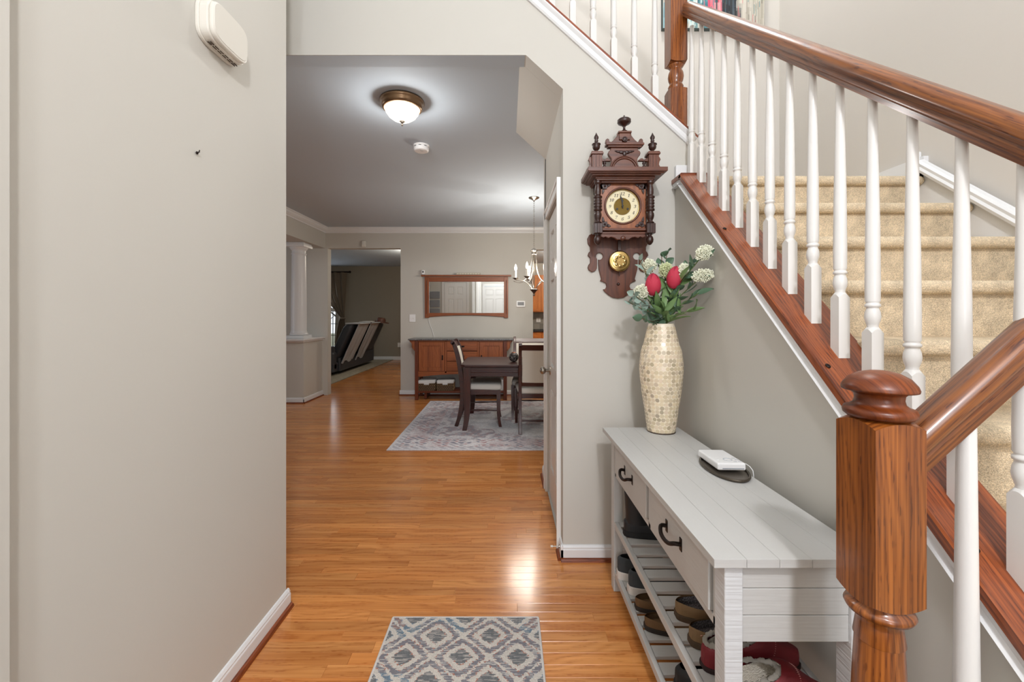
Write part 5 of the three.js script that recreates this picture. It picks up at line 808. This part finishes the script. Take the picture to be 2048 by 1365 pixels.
// ---------------------------------------------------------------- painting on the landing wall
{
  const cv = document.createElement('canvas'); cv.width = 1024; cv.height = 1024; const g = cv.getContext('2d'), r = rng(77);
  g.fillStyle = '#b9b4a8'; g.fillRect(0, 0, 1024, 1024);
  const bands = [[0, 0.28, ['#7fb6c4', '#9cc8cf', '#5c93a5', '#c8d6d4']], [0.26, 0.46, ['#2f7683', '#bcd0cf', '#d9d6cc', '#1d5a66']], [0.44, 0.6, ['#c8506a', '#d8364f', '#e0a0a0', '#2a6a70']], [0.58, 0.76, ['#22262c', '#3d4a55', '#8f8d84', '#16181c']], [0.72, 1, ['#b8b1a3', '#c6c0b3', '#a39c8f', '#d0cbc0']]];
  for (const [a, b, cs] of bands) for (let i = 0; i < 260; i++) { g.globalAlpha = 0.25 + 0.6 * r(); g.fillStyle = cs[Math.floor(r() * cs.length)]; const x = (a + (b - a) * r()) * 1024; g.fillRect(x, r() * 1024 - 120, 4 + r() * 34, 60 + r() * 300); }
  for (let i = 0; i < 160; i++) { g.globalAlpha = 0.7; g.fillStyle = ['#f2efe8', '#d8364f', '#16181c', '#2f7683'][Math.floor(r() * 4)]; g.fillRect(r() * 1024, r() * 1024, 2 + r() * 5, 20 + r() * 120); }
  g.globalAlpha = 1; const tx = new THREE.CanvasTexture(cv); tx.colorSpace = THREE.SRGBColorSpace;
  const t = thing('painting', 'large abstract canvas with turquoise, pink, black and grey strokes on the landing', 'painting', [1.597, 3.975, -3.328]);
  mesh('canvas_sides', rbox(0.79, 0.86, 0.036, 0.003, 0, 0, 0.018), paint('#55605f', 0.8), t); mesh('canvas_face', new THREE.PlaneGeometry(0.784, 0.854).translate(0, 0, 0.0366), std({ map: tx, roughness: 0.7 }), t);
}
// ---------------------------------------------------------------- family room: recliner sofa, throws, hat, curtain
{
  const X = -4.12, z1 = -9.05, t = thing('recliner_sofa', 'black leather reclining sofa seen from behind, on pale family room carpet', 'sofa', [X, 0.012, z1]);
  const L = M.leather, seatW = 0.78;
  const arm = (z) => [rbox(0.92, 0.42, 0.22, 0.06, -0.05, 0.3, z, 'x', 3), new THREE.CylinderGeometry(0.13, 0.13, 0.86, 20).rotateZ(Math.PI / 2).scale(1, 0.8, 1).translate(-0.08, 0.53, z)];
  mesh('arm', arm(-0.12), L, t); mesh('arm', arm(-3 * seatW - 0.34), L, t);
  for (let k = 0; k < 3; k++) {
    const z = -0.24 - seatW / 2 - k * (seatW + 0.01), g = new RoundedBoxGeometry(0.26, 0.82, seatW - 0.02, 5, 0.1).toNonIndexed();
    g.translate(0, 0.41, 0); const p = g.attributes.position; for (let i = 0; i < p.count; i++) { const y = p.getY(i), v = y / 0.82; p.setX(i, p.getX(i) * (0.8 + 0.35 * Math.sin(v * 3.1)) + v * 0.38); } g.computeVertexNormals();
    mesh('backrest', toCreasedNormals(uvBox(g), 1).translate(0.28, 0.3, z), L, t);
    mesh('seat', [rbox(0.66, 0.24, seatW - 0.02, 0.07, -0.15, 0.38, z, 'x', 3)], L, t);
  }
  mesh('base', [rbox(0.82, 0.2, 3 * seatW + 0.4, 0.03, 0, 0.17, -1.38, 'z'), rbox(0.08, 0.3, 3 * seatW, 0.03, 0.42, 0.22, -1.42, 'z')], L, t);
  const throwGeo = (w, h) => { const g = new THREE.BoxGeometry(0.012, h, w, 1, 16, 16), p = g.attributes.position; for (let i = 0; i < p.count; i++) { const y = p.getY(i) / h + 0.5, z = p.getZ(i); p.setX(i, p.getX(i) + 0.02 * Math.sin(z * 26) * (1.1 - y) + (y - 0.5) * 0.40); p.setY(i, p.getY(i) + 0.03 * Math.sin(z * 17) * (y < 0.2 ? 1 : 0)); } g.computeVertexNormals(); return uvBox(g, 'z'); };
  const thm = std({ color: '#b4b7bb', roughness: 0.95, bumpMap: T.carpetBump, bumpScale: 0.003 });
  for (const [z, w, h, label] of [[-0.62, 0.7, 0.86, 'grey throw hanging over the nearest back of the reclining sofa'], [-1.42, 0.66, 0.86, 'grey throw hanging over the middle back of the reclining sofa']]) { const q = thing('throw_blanket', label, 'blanket', [X + 0.665, 0.70, z1 + z]); mesh('hanging_cloth', throwGeo(w, h), thm, q); mesh('folded_top', rbox(0.34, 0.03, w, 0.012, 0.06, 0.43, 0, 'z', 3), thm, q); }
  const pp = tag(mesh('newspaper', [rbox(0.26, 0.008, 0.34, 0.003, X + 0.78, 1.162, z1 - 1.05, 'z').rotateZ(0), rbox(0.2, 0.006, 0.28, 0.002, X + 0.8, 1.17, z1 - 1.1, 'z')], paint('#d0cfcb', 0.8)), 'white folded papers lying on the sofa back top', 'papers');
  const h = thing('leather_hat', 'brown leather hat resting on the far sofa back', 'hat', [X + 0.8, 1.135, z1 - 2.1]); const bm = paint('#5d3a2c', 0.6);
  mesh('brim', new THREE.CylinderGeometry(0.2, 0.21, 0.018, 28).scale(1, 1, 1).rotateZ(-0.16), bm, h); mesh('crown', lathe([[0.118, 0], [0.112, 0.07], [0.09, 0.11], [0.04, 0.115], [0.0005, 0.1]], 26).rotateZ(-0.16), bm, h);
  const c = thing('curtain', 'brown curtain tied back beside the family room window', 'curtain', [-4.96, 0, -12.35]);
  const panel = (fn, n = 26, m = 22) => { const pos = []; const P = (i, j) => fn(i / n, j / m); for (let i = 0; i < n; i++) for (let j = 0; j < m; j++) { const A = P(i, j), B = P(i + 1, j), C = P(i + 1, j + 1), D = P(i, j + 1); for (const v of [A, B, C, A, C, D]) pos.push(...v); } const g = new THREE.BufferGeometry(); g.setAttribute('position', new THREE.Float32BufferAttribute(pos, 3)); g.computeVertexNormals(); return toCreasedNormals(uvBox(g, 'y'), 1.2); };
  const cm = std({ color: '#6f6252', roughness: 0.95, side: THREE.DoubleSide });
  mesh('upper_drape', panel((u, v) => { const y = lerp(2.56, 1.22, v), left = lerp(-0.75, 0.1, Math.pow(v, 1.3)), right = lerp(0.28, 0.22, v), x = lerp(left, right, u); return [x, y + (1 - u) * v * 0.04, 0.035 * Math.sin(u * 30) * (1 - 0.5 * v)]; }), cm, c);
  mesh('lower_drape', panel((u, v) => { const y = lerp(1.22, 0.05, v), left = lerp(0.1, -0.12, Math.pow(v, 0.7)), right = lerp(0.22, 0.3, v); return [lerp(left, right, u), y, 0.04 * Math.sin(u * 26)]; }), cm, c);
  mesh('tie_back', new THREE.TorusGeometry(0.075, 0.016, 8, 24).rotateX(Math.PI / 2).scale(1, 1.6, 0.8).translate(0.16, 1.22, 0), cm, c);
  mesh('rod', [rod([-1.4, 2.57, 0], [0.36, 2.57, 0], 0.018), sphere(0.035, 0.38, 2.57, 0)], M.iron, c);
  const o = thing('outlet', 'white wall outlet low on the far family room wall', 'outlet', [-3.18, 0.44, -12.49]); mesh('plate', rbox(0.09, 0.13, 0.008, 0.003, 0, 0, 0.004), M.plasticWhite, o); for (const y of [-0.03, 0.03]) mesh('socket', rbox(0.035, 0.03, 0.004, 0.002, 0, y, 0.009), paint('#d8d8d6', 0.4), o);
}
// bare trees outside the family room window, standing on the lawn
{
  struct('ground_outside', box(40, 0.1, 20, -8, -0.3, -26), paint('#8d8a72', 1));
  const bark = paint('#4f463c', 0.95);
  const sp = [[-7.2, -19, 0.1], [-8.5, -22, 0.14], [-8.0, -18, 0.07], [-9.6, -24, 0.16], [-10.5, -21, 0.1], [-7.6, -25, 0.12]], lab = ['slim bare tree outside the window, nearest the curtain', 'thick bare tree outside, behind the slim ones', 'thinnest bare tree outside the family room window', 'thickest bare tree far outside the window', 'bare tree outside towards the window edge', 'bare tree far back beyond the lawn'];
  sp.forEach(([x, z, r], i) => { const t = thing('bare_tree', lab[i], 'tree', [x, -0.25, z]); mesh('trunk', rod([0, 0, 0], [0.1, 6, 0], r, r * 0.4), bark, t); const b = []; for (let k = 0; k < 12; k++) { const y = 1 + k * 0.4, a = k * 2.4; b.push(rod([y / 60, y, 0], [y / 60 + Math.cos(a) * 1.1, y + 0.9, Math.sin(a) * 1.1], r * 0.3, r * 0.08, 6)); } mesh('branches', b, bark, t); });
}
// ---------------------------------------------------------------- kitchen
{
  const K = std({ map: T.honey, color: '#ffffff', roughness: 0.4 });
  const cab = (name, label, x, y, w, h, d, z, n, draw) => { const t = thing(name, label, 'cabinet', [x, y, z]); mesh('case', box(w, h, d, 0, h / 2, 0, 'y'), K, t); for (let i = 0; i < n; i++) { const dw = w / n - 0.02, cx = -w / 2 + (i + 0.5) * w / n; if (draw) { mesh('drawer', rbox(dw, 0.15, 0.02, 0.004, cx, h - 0.1, d / 2 + 0.01), K, t); mesh('knob', sphere(0.015, cx, h - 0.1, d / 2 + 0.03), M.nickel, t); } const hh = draw ? h - 0.3 : h - 0.04, f = shape(rect(-dw / 2, dw / 2, 0, hh)); f.holes.push(shape(rect(-dw / 2 + 0.07, dw / 2 - 0.07, 0.07, hh - 0.07))); mesh('door', [ext(f, 0.02, 0.003, 'y').translate(cx, draw ? 0.1 : 0.02, d / 2), box(dw - 0.1, hh - 0.1, 0.008, cx, (draw ? 0.1 : 0.02) + hh / 2, d / 2 + 0.006, 'y')], K, t); } return t; };
  cab('base_cabinet', 'honey brown kitchen base cabinet with drawer under the dark counter', 1.15, 0, 1.5, 0.87, 0.6, -11.5, 3, true);
  cab('wall_cabinet', 'honey brown kitchen wall cabinet seen past the chandelier', 1.15, 1.4, 1.5, 1.0, 0.33, -11.64, 3, false);
  tag(mesh('countertop', rbox(1.56, 0.04, 0.66, 0.006, 1.15, 0.895, -11.48), M.black), 'dark stone kitchen countertop on the base cabinet', 'countertop');
  const bs = struct('wall_backsplash', box(1.5, 0.48, 0.01, 1.15, 1.16, -11.845), paint('#8f8b82', 0.4));
  for (let i = 0; i < 9; i++) for (let j = 0; j < 3; j++) mesh('tile', rbox(0.162, 0.152, 0.008, 0.002, 0.48 + i * 0.1665, 1.0 + j * 0.1575, -11.838), paint(['#85817a', '#8f8b84', '#99948c'][(i * 7 + j * 5) % 3], 0.35), bs);
  const o = thing('outlet', 'white outlet plate on the kitchen backsplash', 'outlet', [0.86, 1.18, -11.83]); mesh('plate', rbox(0.12, 0.12, 0.008, 0.003, 0, 0, 0.004), M.plasticWhite, o); mesh('socket', rbox(0.035, 0.07, 0.004, 0.002, 0, 0, 0.009), paint('#dcdcda', 0.4), o);
}
renderer.render(scene, camera);
